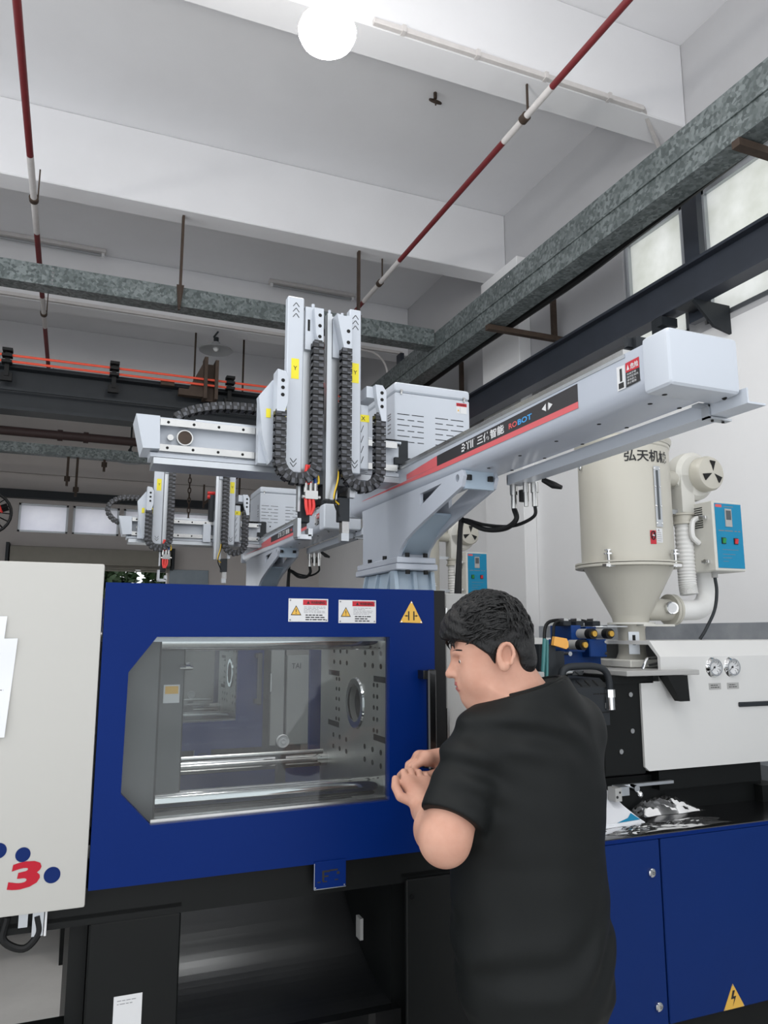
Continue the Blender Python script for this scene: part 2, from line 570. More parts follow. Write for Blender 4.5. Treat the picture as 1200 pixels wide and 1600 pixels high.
# roller door rolled up at the end wall, with its slats just showing
d = MB().box(DOORX[0]-0.02, DOORX[1]+0.02, YB-0.26, YB-0.01, 2.64, 2.88, bev=0.03)
door = struct('door_1', d, 'shutter_green', label='rolled-up steel roller shutter door at the end wall', cat='door')
for k in range(3):
    obj('slat', MB().box(DOORX[0], DOORX[1], YB-0.10, YB-0.075, 2.56+0.028*k, 2.584+0.028*k, bev=0.004, seg=1), 'shutter_green', door)
for xx in (DOORX[0]-0.07, DOORX[1]+0.03):
    obj('end_bracket', MB().box(xx, xx+0.04, YB-0.28, YB-0.005, 2.60, 2.92), 'steel_dark', door)

# concrete beams across the ceiling and a column under one
for k, (y0, y1, z0) in enumerate([(-1.2, -0.95, 5.15), (1.25, 1.5, 5.15), (3.66, 3.90, 5.15), (6.08, 6.31, 5.15), (8.47, 8.72, 5.15), (10.85, 11.1, 5.0)]):
    struct('trim_%d' % (k+1), MB().box(XL, XR, y0, y1, z0, ZC, bev=0.008, seg=1), 'plaster',
           label=['white concrete ceiling beam behind the viewer', 'white concrete ceiling beam over the viewer', 'white concrete ceiling beam carrying the lit lamp',
                  'white concrete ceiling beam above the robots', 'white concrete ceiling beam carrying the unlit lamp', 'white concrete ceiling beam nearest the end wall'][k], cat='beam')
struct('trim_7', MB().box(3.67, XR, 5.68, 6.36, 0, 5.15, bev=0.006, seg=1), 'wall_paint', label='white column standing out from the right wall', cat='column')
struct('trim_8', MB().box(3.785, XR, YF, YB, 0, 1.69), 'dado_grey', label='glossy grey painted dado along the right wall', cat='dado')
struct('trim_9', MB().box(XL, XR, YB-0.12, YB, 3.60, 3.72), 'steel_dark', label='dark steel lintel above the small end wall windows', cat='lintel')
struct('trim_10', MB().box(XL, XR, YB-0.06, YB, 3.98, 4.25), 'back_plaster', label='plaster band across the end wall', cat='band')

# ================================================================== OVERHEAD
# --- red fire pipes running away from the viewer, sleeves painted over where they pass the beams
def fire_pipe(x, z, r, label, sleeves):
    t = thing('fire_pipe', label, 'pipe', (x, 5.0, z-r), 'fire pipes under the ceiling')
    ys = [YF] + [s for ab in sleeves for s in ab] + [YB]
    for a, b in zip(ys[0::2], ys[1::2]):
        obj('pipe_run', MB().cyl((x, a, z), (x, b, z), r, n=14), 'pipe_red', t)
    for a, b in sleeves:
        obj('painted_run', MB().cyl((x, a, z), (x, b, z), r*1.04, n=14), 'pipe_white', t, label='length of pipe overpainted white')
        m = MB().cyl((x, (a+b)/2, z), (x, (a+b)/2+0.05, z), r*1.5, n=14)
        m.bar((x+r*1.2, (a+b)/2+0.025, z), (x+r*1.2, (a+b)/2+0.025, 5.15), 0.014, 0.01)
        obj('hanger', m, 'rust_brown', t)
    return t
fire_pipe(-0.466, 4.90, 0.023, 'thin red fire pipe running overhead along the left edge', [(5.35, 6.45), (7.75, 8.55), (10.4, 10.9)])
fire_pipe(2.50, 4.90, 0.021, 'thin red fire pipe crossing the ceiling on the right', [(3.42, 3.98), (5.75, 6.65)])

# --- white cable trunking under the near beam, then down the wall
m = MB().box(1.42, 3.40, 3.625, 3.66, 5.15, 5.185, bev=0.004, seg=1)
t = thing('cable_trunking', 'white plastic cable trunking along the edge of the near ceiling beam', 'trunking', (2.4, 3.64, 5.15))
obj('trunking_run', m, 'pipe_white', t)
obj('trunking_drop', MB().bar((3.40, 3.64, 5.17), (3.78, 3.9, 5.12), 0.025, 0.02).bar((3.78, 3.9, 5.13), (3.78, 3.96, 4.8), 0.025, 0.02), 'pipe_white', t)
for k in range(4):
    obj('clip', MB().box(1.6+0.5*k, 1.625+0.5*k, 3.618, 3.66, 5.145, 5.19), 'pipe_white', t)
m = MB().box(XL, 3.7, 8.42, 8.455, 5.15, 5.185)
obj('cable_trunking', m, 'pipe_white', label='white cable trunking along the far beam over the unlit lamp', cat='trunking')
m = MB().tube(smooth_path([(3.0, 8.44, 5.14), (3.35, 8.44, 5.1), (3.5, 8.44, 4.85), (3.5, 8.44, 4.2)], 5), 0.014, n=8)
obj('conduit_drop', m, 'pipe_white', label='white conduit bending down behind the white control box', cat='conduit')

# --- lamps
def bay_lamp(loc, r, lit, label, stem=None):
    x, y, z = loc
    t = thing('high_bay_lamp', label, 'lamp', (x, y, z), 'high-bay lamps')
    if lit:
        if stem: obj('stem', MB().cyl((x, y, z+0.16), (x, y, stem), 0.012, n=8), 'lamp_white', t)
        obj('lamp_socket', MB().lathe([(r*0.42, 0.10), (r*0.40, 0.13), (r*0.30, 0.14), (r*0.30, 0.17), (0.0, 0.17)], (x, y, z), n=28), 'lamp_white', t)
        obj('bulb', MB().lathe([(0.0, -0.055), (r*0.35, -0.051), (r*0.65, -0.038), (r*0.88, -0.014), (r*0.98, 0.014), (r, 0.032), (r*0.93, 0.06), (r*0.72, 0.085), (r*0.42, 0.10)], (x, y, z), n=40), 'lamp_glow', t, label='glowing white mushroom bulb')
    else:
        obj('shade', MB().lathe([(0.0, 0.10), (0.045, 0.10), (0.06, 0.07), (r*0.6, 0.045), (r*0.97, 0.01), (r, 0.0), (r*0.98, -0.002), (r*0.6, 0.02), (0.05, 0.03), (0.0, 0.03)], (x, y, z), n=32), 'lamp_grey', t)
        obj('lamp_holder', MB().cyl((x, y, z+0.09), (x, y, z+0.16), 0.03).bar((x-0.03, y, z+0.16), (x+0.02, y, z+0.24), 0.02, 0.02), 'steel_dark', t)
        obj('bulb', MB().ball((x, y, z+0.03), (0.035, 0.035, 0.04)), 'lamp_white', t)
        if stem: obj('stem', MB().cyl((x, y, z+0.15), (x, y, stem), 0.012, n=8), 'steel_dark', t)
    return t
bay_lamp((0.88, 2.812, 4.20), 0.127, True, 'lit round white lamp hanging just before the near ceiling beam', stem=ZC)
bay_lamp((-1.9, 2.812, 4.2), 0.127, True, 'unseen lit round lamp added left of the view before the near beam', stem=ZC)  # out of view, added to light the hall from the left
bay_lamp((0.88, 0.9, 4.2), 0.127, True, 'unseen lit round lamp added right of the viewer, overhead', stem=ZC)  # out of view, added for light and shadows on the machine
bay_lamp((-1.9, 0.9, 4.2), 0.127, True, 'unseen lit round lamp added left of the viewer, overhead', stem=ZC)  # another added light source, never in view
bay_lamp((0.5, -1.0, 4.2), 0.127, True, 'unseen lit round lamp added behind the viewer, overhead', stem=5.15)  # added behind the camera as extra light
bay_lamp((1.37, 8.58, 4.91), 0.195, False, 'unlit grey dish lamp hanging under the far ceiling beam')
bay_lamp((0.62, 11.0, 4.02), 0.17, False, 'unlit grey dish lamp small in the distance beside the vertical robot arm', stem=5.0)

# --- fluorescent battens against the far bay ceiling
for k, (x0, x1) in enumerate([(-1.15, 0.10), (1.93, 3.02)]):
    t = thing('fluorescent_batten', ['slim unlit fluorescent batten by the left red pipe', 'slim unlit fluorescent batten above the robot arms'][k], 'light', ((x0+x1)/2, 8.35, ZC-0.07), 'fluorescent battens')
    obj('batten_body', MB().box(x0, x1, 8.31, 8.40, ZC-0.04, ZC, bev=0.005, seg=1), 'pipe_white', t)
    obj('tube', MB().cyl((x0+0.04, 8.355, ZC-0.062), (x1-0.04, 8.355, ZC-0.062), 0.014, n=10), 'lamp_grey', t)
    for xx in (x0+0.03, x1-0.03):
        obj('tube_holder', MB().box(xx-0.015, xx+0.015, 8.335, 8.375, ZC-0.08, ZC-0.04), 'lamp_white', t)

# --- little iron ring in the ceiling, a drilled hole pair
t = thing('ceiling_ring', 'small iron ring hanging from an eye bolt in the ceiling', 'ring', (2.378, 4.761, ZC-0.12))
obj('eye_bolt', MB().cyl((2.378, 4.761, ZC), (2.378, 4.761, ZC-0.05), 0.014), 'rust_brown', t)
obj('ring', MB().tube([(2.378+0.045*math.cos(a), 4.761+0.03*math.sin(a), ZC-0.075+0.035*math.sin(a)) for a in [i*math.pi/9 for i in range(19)]], 0.009), 'rust_brown', t)
obj('tail', MB().tube([(2.375, 4.75, ZC-0.08), (2.36, 4.72, ZC-0.14)], 0.006), 'rust_brown', t)

# --- galvanised channel frame hung under the beams
GX = 3.07
t = thing('galvanised_channel', 'long galvanised steel channel running away over the white dryer side', 'channel', (GX, 5, 4.18))
z0, z1 = 4.18, 4.49
ch = MB().prism([(GX, z0), (GX+0.16, z0), (GX+0.16, z0+0.03), (GX+0.02, z0+0.02), (GX+0.02, z1-0.02), (GX+0.16, z1-0.03), (GX+0.16, z1), (GX, z1)], 'y', 0.6, 8.6)
obj('channel', ch, 'galvanised', t)
obj('folded_lip', MB().box(GX-0.012, GX, 0.6, 8.6, z0+0.135, z0+0.145), 'galvanised', t)
for yy in (2.62, 5.2, 6.9):
    b = MB().box(GX-0.02, XR-0.004, yy-0.025, yy+0.025, z0-0.055, z0-0.012)
    b.box(XR-0.1, XR-0.06, yy-0.02, yy+0.02, z0-0.03, z0+0.34)
    obj('bracket', b, 'rust_brown', t)
for k in range(6):
    obj('bolt', MB().cyl((GX-0.012, 4.86+0.05*k, z1-0.05), (GX-0.004, 4.86+0.05*k, z1-0.05), 0.008, n=8), 'chrome', t)
t = thing('galvanised_channel', 'galvanised steel channel spanning left to right behind the robot arms', 'channel', (0, 6.2, 4.34))
ch = MB().prism([(6.2, 4.345), (6.36, 4.345), (6.36, 4.365), (6.22, 4.365), (6.22, 4.495), (6.36, 4.495), (6.36, 4.515), (6.2, 4.515)], 'x', XL, GX-0.014)
obj('channel', ch, 'galvanised', t)
for k in range(5):
    obj('bolt', MB().cyl((-0.31, 6.192, 4.36+0.032*k), (-0.31, 6.2, 4.36+0.032*k), 0.008, n=8), 'chrome', t)
for xx, ln in ((0.672, 4.33), (2.27, 4.36), (-2.3, 4.33)):
    h = MB().bar((xx, 6.18, 5.15), (xx, 6.18, ln), 0.045, 0.02)
    h.prism([(xx-0.03, 4.52), (xx+0.03, 4.52), (xx+0.004, ln-0.03), (xx-0.012, ln-0.03)], 'y', 6.165, 6.185)
    obj('hanger', h, 'rust_brown', t)

# --- black cable sagging along the channel
m = MB().tube(smooth_path([(3.3, 1.0, 4.36), (3.3, 2.2, 4.30), (3.3, 2.9, 4.262), (3.3, 3.6, 4.235), (3.3, 4.3, 4.205), (3.28, 5.2, 4.20), (3.28, 6.0, 4.21), (3.28, 6.9, 4.20)], 6), 0.03, n=8)
obj('power_cable', m, 'black_rubber', label='thick black cable slung beside the galvanised channel', cat='cable')

# --- crane rail, its posts, end stop; crane girder with its conductor wires
def ibeam(y_or_x, z0, z1, w, axis, a0, a1, tf=0.02, tw=0.015):
    c = y_or_x
    poly = [(c-w/2, z0), (c+w/2, z0), (c+w/2, z0+tf), (c+tw/2, z0+tf), (c+tw/2, z1-tf), (c+w/2, z1-tf), (c+w/2, z1), (c-w/2, z1), (c-w/2, z1-tf), (c-tw/2, z1-tf), (c-tw/2, z0+tf), (c-w/2, z0+tf)]
    return MB().prism(poly, axis, a0, a1)
t = thing('crane_rail', 'dark blue-grey steel crane rail beam along the right wall', 'rail', (3.55, 5, 3.70))
obj('rail_beam', ibeam(3.56, 3.71, 3.97, 0.12, 'y', 0.4, YB), 'rail_paint', t)
for yy in (3.5, 8.4, 10.9):
    obj('post', MB().box(3.65, 3.70, yy-0.02, yy+0.11, 3.64, 4.72 if yy < 5 else 5.15), 'rail_paint', t)
    obj('wall_bracket', MB().prism([(3.5, 3.70), (XR, 3.70), (XR, 3.52), (3.66, 3.55)], 'y', yy-0.09, yy-0.07).box(3.5, XR, yy-0.09, yy+0.07, 3.70, 3.71), 'steel_dark', t)
obj('end_stop', MB().box(3.49, 3.57, 3.70, 3.78, 3.60, 3.70).box(3.50, 3.55, 3.72, 3.77, 3.52, 3.60).box(3.47, 3.60, 3.66, 3.71, 3.63, 3.69), 'steel_dark', t)
t = thing('crane_girder', 'dark steel crane girder across the hall on the left', 'girder', (0.5, 7.0, 3.51))
obj('girder_beam', ibeam(7.08, 3.52, 3.925, 0.2, 'x', XL, 3.5, tf=0.03).box(XL, 3.5, 6.975, 6.99, 3.69, 3.71), 'steel_dark', t)
obj('trolley_bracket', MB().prism([(0.85, 3.83), (1.01, 4.17), (1.01, 3.83)], 'y', 6.93, 6.96).box(1.0, 1.03, 6.86, 7.0, 3.78, 4.18).box(1.03, 1.11, 6.95, 6.97, 3.78, 4.14)
    .box(1.10, 1.13, 6.86, 7.0, 3.78, 4.16).box(0.78, 1.0, 6.9, 6.97, 3.80, 3.86).box(0.62, 0.74, 6.92, 6.97, 3.88, 3.93), 'rust_brown', t)
obj('wood_block', MB().box(0.52, 0.74, 6.9, 6.97, 3.42, 3.52), 'plate_orange', t, label='small orange block under the girder')
for xx in (-0.65, 0.215, 1.25, 2.6):
    s = MB().box(xx-0.018, xx+0.018, 6.93, 6.96, 3.80, 4.04)
    for zz in (3.915, 3.97, 4.02): s.box(xx-0.04, xx+0.04, 6.88, 6.96, zz-0.012, zz+0.012)
    s.box(xx-0.045, xx+0.045, 6.94, 6.98, 3.76, 3.83)
    obj('insulator_stand', s, 'black_rubber', t)
for zz in (3.972, 3.918):
    obj('conductor_wire', MB().cyl((XL, 6.9, zz), (3.4, 6.9, zz), 0.011, n=8), 'wire_orange', t, label='orange conductor wire')

# --- pipes further back
t = thing('header_pipe', 'brown fire main running along the far end of the hall', 'pipe', (0, 10.0, 4.0))
obj('pipe_run', MB().cyl((XL, 10.0, 4.07), (XR, 10.0, 4.07), 0.055, n=14), 'pipe_brown', t)
for xx in (-0.28, 0.02, 1.4):
    obj('coupling', MB().cyl((xx-0.03, 10.0, 4.07), (xx+0.03, 10.0, 4.07), 0.07, n=14), 'pipe_brown', t)
obj('cable_duct', MB().box(XL, 3.45, 10.12, 10.24, 3.84, 3.97), 'galvanised', label='galvanised cable duct just below the brown fire main', cat='duct')
for xx, z0, lab in ((-0.17, 3.47, 'rusty iron drop hanger under the cable duct by the left fire pipe'), (0.26, 3.69, 'shortest iron drop hanger under the cable duct'), (-0.06, 3.34, 'thin iron rod hanging lowest under the cable duct')):
    obj('drop_hanger', MB().bar((xx, 10.18, z0), (xx, 10.18, 3.84), 0.05, 0.03).cyl((xx, 10.18, z0+0.06), (xx, 10.18, z0+0.12), 0.036, n=10), 'rust_brown', label=lab, cat='hanger')
t = thing('lifting_chain', 'rusty lifting chain hanging beyond the far robot', 'chain', (1.19, 9.0, 2.66))
lk = None
for k in range(26):
    zz = 2.70+0.06*k
    if k < 2:
        pts = [(1.19+(0.016*math.cos(a) if k == 0 else 0), 9.0+(0 if k == 0 else 0.016*math.cos(a)), zz+0.036*math.sin(a)) for a in [i*math.pi/6 for i in range(13)]]
        o = obj('chain_link', MB().tube(pts, 0.007, n=5), 'rust_brown', t)
        if k == 0: lk0 = o
        else: lk1 = o
    else:
        share(lk0 if k % 2 == 0 else lk1, 'chain_link', t, (0, 0, 0.06*(k-(k % 2))))
obj('chain_hoist', MB().box(1.12, 1.26, 8.95, 9.05, 4.24, 4.42, bev=0.01).cyl((1.19, 9.0, 4.4), (1.19, 9.0, ZC), 0.012, n=6), 'rust_brown', t)
obj('rusty_strut', MB().bar((1.45, 9.6, 3.25), (2.0, 9.6, 3.75), 0.04, 0.03).bar((1.45, 9.6, 3.2), (1.45, 9.6, 3.5), 0.03, 0.02).bar((1.9, 9.6, 3.25), (1.9, 9.6, ZC), 0.03, 0.02), 'rust_brown', label='rusty braced strut hanging beside the lifting chain', cat='strut')
obj('wall_board', MB().box(1.36, 1.96, YB-0.03, YB-0.002, 2.2, 2.62, bev=0.004, seg=1), 'board_grey', label='grey-blue board on the end wall right of the roller door', cat='board')
t = thing('wall_fan', 'black wall fan at the left edge with a red cable', 'fan', (-0.75, 8.0, 2.55))
fan = MB()
for k in range(16):
    a = 2*math.pi*k/16
    fan.tube([(-0.80, 7.9+0.0, 2.75), (-0.80+0.1*math.cos(a), 7.86, 2.75+0.1*math.sin(a)), (-0.80+0.2*math.cos(a), 7.92, 2.75+0.2*math.sin(a))], 0.006, n=4)
fan.tube([(-0.80+0.2*math.cos(a), 7.92, 2.75+0.2*math.sin(a)) for a in [2*math.pi*i/24 for i in range(25)]], 0.014, n=6)
obj('guard', fan, 'black_rubber', t)
obj('motor', MB().cyl((-0.80, 7.9, 2.75), (-0.80, 8.15, 2.75), 0.07), 'black_rubber', t)
for k in range(3):
    a = 2*math.pi*k/3+0.4
    obj('blade', MB().obox((-0.80+0.1*math.cos(a), 7.93, 2.75+0.1*math.sin(a)), (math.cos(a), 0, math.sin(a)), (-math.sin(a)*0.8, 0.5, math.cos(a)*0.8), (0, 1, 0), 0.08, 0.05, 0.004), 'black_rubber', t)
obj('stand_pole', MB().cyl((-0.80, 8.1, 0.03), (-0.80, 8.1, 2.75), 0.025, n=10), 'black_rubber', t)
obj('stand_base', MB().cyl((-0.80, 8.1, 0.0), (-0.80, 8.1, 0.04), 0.25, n=24), 'black_rubber', t)
obj('red_cable', MB().tube(smooth_path([(-0.95, 7.88, 3.0), (-0.74, 7.86, 2.86), (-0.68, 7.88, 2.75)], 5), 0.014, n=6), 'wire_red', t)

# --- shrubs and a tree outside the roller door
def shrub(x, y, r, h, label, seed):
    rnd = random.Random(seed)
    t = thing('tree', label, 'tree', (x, y, 0), 'trees outside the roller door')
    m = MB()
    for k in range(5):
        m.tube(smooth_path([(x, y, 0), (x+rnd.uniform(-.1, .1), y, h*0.35), (x+rnd.uniform(-r, r)*.6, y+rnd.uniform(-r, r)*.5, h*0.8)], 4), [0.05*(1-i/9.5) for i in range(9)], n=6)
    obj('trunk', m, 'bark', t)
    lv = MB()
    for k in range(5200):
        u = rnd.random()**0.5
        a = rnd.uniform(0, 2*math.pi); b = rnd.uniform(-1, 1)
        s = math.sqrt(1-b*b)
        c = Vector((x+r*u*s*math.cos(a), y+r*u*s*math.sin(a), h*0.60+h*0.44*u*b))
        d1 = Vector((rnd.uniform(-1, 1), rnd.uniform(-1, 1), rnd.uniform(-.6, .6))).normalized()
        d2 = d1.cross(Vector((rnd.uniform(-1, 1), rnd.uniform(-1, 1), rnd.uniform(-1, 1)))).normalized()
        L = rnd.uniform(0.06, 0.13); W = L*0.5
        lv.add([c-d1*L, c+d2*W, c+d1*L, c-d2*W], [(0, 1, 2, 3)])
    obj('foliage', lv, 'leaf', t, kind='stuff')
shrub(0.30, 15.0, 0.80, 3.6, 'green leafy tree outside the roller door, left one', 1)
shrub(2.0, 15.2, 0.85, 3.7, 'green leafy tree outside the roller door, right one', 2)
obj('yard', MB().box(-8, 8, YB+0.2, 22, -0.2, -0.02), 'concrete', label='concrete yard outside the roller door', cat='ground', kind='structure')

# ================================================================== MOULDING MACHINE
def print_lines(mb, x0, x1, z0, z1, y, n, mi, rnd, h=0.0016):
    """Rows of small print on a face turned to -y."""
    for i in range(n):
        z = z1-(z1-z0)*(i+0.5)/n
        x = x0
        end = x0+(x1-x0)*rnd.uniform(0.55, 1.0)
        while x < end:
            w = rnd.uniform(0.004, 0.014)
            mb.quad((x, y, z-h/2), (min(x+w, x1), y, z-h/2), (min(x+w, x1), y, z+h/2), (x, y, z+h/2), mi)
            x += w+0.0022

def build_machine(label):
    rnd = random.Random(3)
    t = thing('moulding_machine', label, 'machine', (1.0, 2.55, 0.0), 'injection moulding machines')
    # ---- black machine bed
    fr = MB().box(-1.2, 1.25, 2.12, 2.20, 0.915, 1.0).box(-1.2, 1.25, 2.92, 3.0, 0.80, 1.0)
    fr.box(-1.2, 0.304, 2.12, 3.0, 0.93, 0.94).box(0.92, 1.25, 2.12, 3.0, 0.93, 0.94)
    fr.box(-1.2, 0.04, 2.12, 2.20, 0.55, 0.685).box(0.92, 1.25, 2.2, 3.0, 0.0, 0.93)
    fr.box(-1.2, -1.0, 2.12, 3.0, 0.0, 0.93).box(0.04, 0.082, 2.16, 2.98, 0.0, 0.92)
    obj('bed_frame', fr, 'black_paint', t)
    leg = obj('leg_panel', MB().box(0.084, 0.304, 2.118, 2.98, 0.0, 0.916, bev=0.004, seg=1), 'black_paint', t)
    lb = MB().box(0.15, 0.217, 2.1165, 2.118, 0.52, 0.742)
    lb.prism([(0.163, 0.585), (0.203, 0.585), (0.183, 0.625)], 'y', 2.1160, 2.1165, holes=[[(0.169, 0.589), (0.197, 0.589), (0.183, 0.617)]], mi=1)
    lb.prism([(0.184, 0.612), (0.178, 0.600), (0.183, 0.600), (0.180, 0.591), (0.188, 0.603), (0.184, 0.603), (0.188, 0.612)], 'y', 2.1160, 2.1165, mi=1)
    print_lines(lb, 0.158, 0.21, 0.72, 0.735, 2.1163, 2, 2, rnd)
    obj('warning_label', lb, ['label_white', 'ink', 'ink_grey'], leg, label='white sticker with a black lightning triangle')
    ap = obj('access_panel', MB().box(0.93, 1.25, 2.105, 2.12, 0.12, 0.925, bev=0.003, seg=1), 'black_paint', t)
    for z in (0.88, 0.2): obj('screw', MB().cyl((0.945, 2.099, z), (0.945, 2.105, z), 0.006, n=8), 'black_gloss', ap)
    obj('chute_lamp', MB().obox((0.86, 2.30, 0.745), (1, 0, 0), (0, 1, 0), (0, 0, 1), 0.005, 0.018, 0.03), 'panel_grey', t)
    # curved discharge chute under the mould
    pr = smooth_path([(0, 2.95, 0.93), (0, 2.84, 0.915), (0, 2.74, 0.865), (0, 2.65, 0.785), (0, 2.54, 0.69), (0, 2.43, 0.62), (0, 2.30, 0.58), (0, 2.15, 0.565)], 6)
    ch = MB()
    for a, b in zip(pr[:-1], pr[1:]):
        ch.quad((0.304, a.y, a.z), (0.92, a.y, a.z), (0.92, b.y, b.z), (0.304, b.y, b.z))
    obj('discharge_chute', ch, 'chute_steel', t)
    obj('front_sill', MB().prism([(0.304, 0.50), (0.92, 0.50), (0.92, 0.585), (0.304, 0.585)], 'y', 2.125, 2.16), 'black_gloss', t)

    # ---- white clamp cover on the left
    cc = obj('clamp_cover', MB().box(-1.2, 0.07, 2.085, 3.03, 0.967, 1.80, bev=0.006), 'white_paint', t)
    obj('number_mark', MB().text('3', (-0.105, 2.0845, 1.024), (1, 0, 0.06), (0.14, 0, 1), 0.062, bold=0.045, fit=0.068), 'logo_red', cc, label='red italic figure 3')
    for x, z, r in ((-0.128, 1.117, 0.0175), (-0.075, 1.103, 0.0165), (-0.008, 1.05, 0.0185)):
        obj('blue_dot', MB().cyl((x, 2.0842, z), (x, 2.086, z), r, n=28), 'logo_blue', cc)
    for x, z, r in ((-0.18, 1.112, 0.0175), (-0.225, 1.07, 0.0175)):
        obj('blue_dot', MB().cyl((x, 2.0842, z), (x, 2.086, z), r, n=28), 'logo_blue', cc)
    # hose and connectors under the cover
    obj('drain_hose', MB().tube(smooth_path([(-0.10, 2.11, 0.96), (-0.105, 2.11, 0.91), (-0.06, 2.11, 0.885), (-0.03, 2.11, 0.915), (-0.035, 2.11, 0.955)], 6), 0.0085), 'black_rubber', t)
    obj('hose_fitting', MB().box(-0.075, -0.055, 2.10, 2.118, 0.935, 0.966).box(-0.045, -0.02, 2.105, 2.115, 0.91, 0.966), 'aluminium', t)
    obj('cover_stay', MB().box(-0.018, -0.013, 2.10, 2.112, 0.91, 0.967), 'label_white', t)

    # ---- blue sliding safety door with its window
    hole = [(0.209, 1.613), (0.872, 1.612), (0.870, 1.150), (0.215, 1.142), (0.139, 1.223), (0.142, 1.523)]
    door = obj('safety_door', MB().prism([(0.075, 1.003), (1.018, 1.003), (1.018, 1.753), (0.075, 1.753)], 'y', 2.088, 2.122, holes=[hole]), 'blue_paint', t)
    obj('window_pane', MB().prism([(0.135, 1.138), (0.876, 1.138), (0.876, 1.617), (0.135, 1.617)], 'y', 2.108, 2.114), 'door_glass', door, label='clear scratched window pane')
    obj('window_sill', MB().bar((0.215, 2.118, 1.146), (0.872, 2.118, 1.153), 0.03, 0.012), 'steel', door)
    obj('door_seal', MB().box(1.0185, 1.056, 2.09, 2.14, 1.0, 1.752), 'black_rubber', door)
    hd = MB().box(0.972, 0.998, 2.035, 2.055, 1.235, 1.518, bev=0.004, seg=1).box(0.962, 0.998, 2.05, 2.088, 1.49, 1.515).box(0.962, 0.998, 2.05, 2.088, 1.24, 1.265)
    obj('handle', hd, 'black_gloss', door)
    for k, (x0, x1, z0, z1) in enumerate(((0.562, 0.679, 1.655, 1.720), (0.711, 0.827, 1.652, 1.7185))):
        s = MB().box(x0, x1, 2.0868, 2.088, z0, z1)
        s.quad((x0+0.042, 2.0866, z1-0.018), (x1-0.004, 2.0866, z1-0.018), (x1-0.004, 2.0866, z1-0.003), (x0+0.042, 2.0866, z1-0.003), 1)
        cx = x0+0.022; cz = z0+0.018
        s.prism([(cx-0.0155, cz), (cx+0.0155, cz), (cx, cz+0.028)], 'y', 2.0864, 2.0867, mi=3)
        s.prism([(cx-0.0125, cz+0.002), (cx+0.0125, cz+0.002), (cx, cz+0.0245)], 'y', 2.0862, 2.0864, mi=2)
        s.box(cx-0.0011, cx+0.0011, 2.0860, 2.0862, cz+0.009, cz+0.018, mi=3).box(cx-0.0011, cx+0.0011, 2.0860, 2.0862, cz+0.004, cz+0.0065, mi=3)
        tx = x0+0.053
        s.prism([(tx, z1-0.0145), (tx+0.009, z1-0.0145), (tx+0.0045, z1-0.006)], 'y', 2.0862, 2.0865, mi=3)
        s.text('WARNING', (tx+0.012, 2.0864, z1-0.0145), (1, 0, 0), (0, 0, 1), 0.008, mi=3, bold=0.02, fit=0.042)
        print_lines(s, x0+0.045, x1-0.008, z0+0.024, z1-0.021, 2.0866, 5, 4, rnd, 0.0012)
        print_lines(s, x0+0.05, x1-0.008, z0+0.003, z0+0.022, 2.0866, 3, 3, rnd, 0.003)
        for ax in (x0+0.005, x1-0.005):
            for az in (z0+0.005, z1-0.005): s.cyl((ax, 2.0855, az), (ax, 2.087, az), 0.0022, n=8, mi=4)
        obj('warning_label', s, ['label_white', 'label_red', 'label_yellow', 'ink', 'ink_grey'], door,
            label=['white warning plate with red header, left of the two', 'white warning plate with red header, right of the two'][k])
    s = MB().prism([(0.904, 1.655), (0.978, 1.653), (0.942, 1.719)], 'y', 2.0866, 2.088)
    for sx in (-1, 1):
        xx = 0.941+sx*0.0085
        s.box(xx-0.002, xx+0.002, 2.0862, 2.0866, 1.661, 1.688, mi=1)
        s.box(xx+sx*0.002, xx+sx*0.013, 2.0862, 2.0866, 1.6735, 1.6755, mi=1)
        s.prism([(xx+sx*0.009, 1.6715), (xx+sx*0.009, 1.6775), (xx+sx*0.003, 1.6745)], 'y', 2.0862, 2.0866, mi=1)
    for ax, az in ((0.909, 1.657), (0.973, 1.656), (0.942, 1.714)): s.cyl((ax, 2.0855, az), (ax, 2.087, az), 0.002, n=8, mi=2)
    obj('crush_warning', s, ['label_yellow', 'ink', 'chrome'], door, label='yellow triangle sign with crushing-hazard symbol')
    s = MB().box(0.647, 0.738, 2.084, 2.088, 0.938, 1.009)
    for a, b, c, d in ((0.670, 0.676, 0.958, 0.985), (0.676, 0.692, 0.980, 0.985), (0.676, 0.688, 0.968, 0.972), (0.690, 0.715, 0.982, 0.986), (0.712, 0.720, 0.972, 0.979), (0.657, 0.666, 0.955, 0.958), (0.672, 0.684, 0.955, 0.958), (0.706, 0.716, 0.957, 0.960)):
        s.box(a, b, 2.0837, 2.084, c, d, mi=1)
    for ax in (0.651, 0.734):
        s.cyl((ax, 2.083, 0.943), (ax, 2.0845, 0.943), 0.002, n=8, mi=2)
    s.box(0.647, 0.6485, 2.083, 2.084, 0.938, 1.005, mi=2).box(0.647, 0.738, 2.083, 2.084, 0.938, 0.9395, mi=2)
    obj('blue_plate', s, ['blue_paint', 'ink', 'aluminium'], t, label='small blue plate with black symbols hanging below the door')
    # ---- grey cabinet panels right of the door
    gp = obj('side_panel', MB().box(1.062, 1.142, 2.10, 2.14, 1.003, 1.745, bev=0.003, seg=1), 'panel_grey', t)
    obj('panel_hinge', MB().box(1.058, 1.066, 2.088, 2.10, 1.30, 1.40).box(1.058, 1.064, 2.09, 2.10, 1.66, 1.70), 'steel', gp)
    obj('gap_post', MB().box(1.142, 1.16, 2.13, 2.2, 0.93, 1.70), 'black_paint', t)
    gp2 = obj('side_panel', MB().box(1.16, 1.42, 2.105, 2.15, 1.003, 1.50, bev=0.003, seg=1), 'panel_grey', t)
    mk = MB().text('TAI', (1.185, 2.1045, 1.425), (1, 0, 0), (0, 0, 1), 0.03, bold=0.01, fit=0.055)
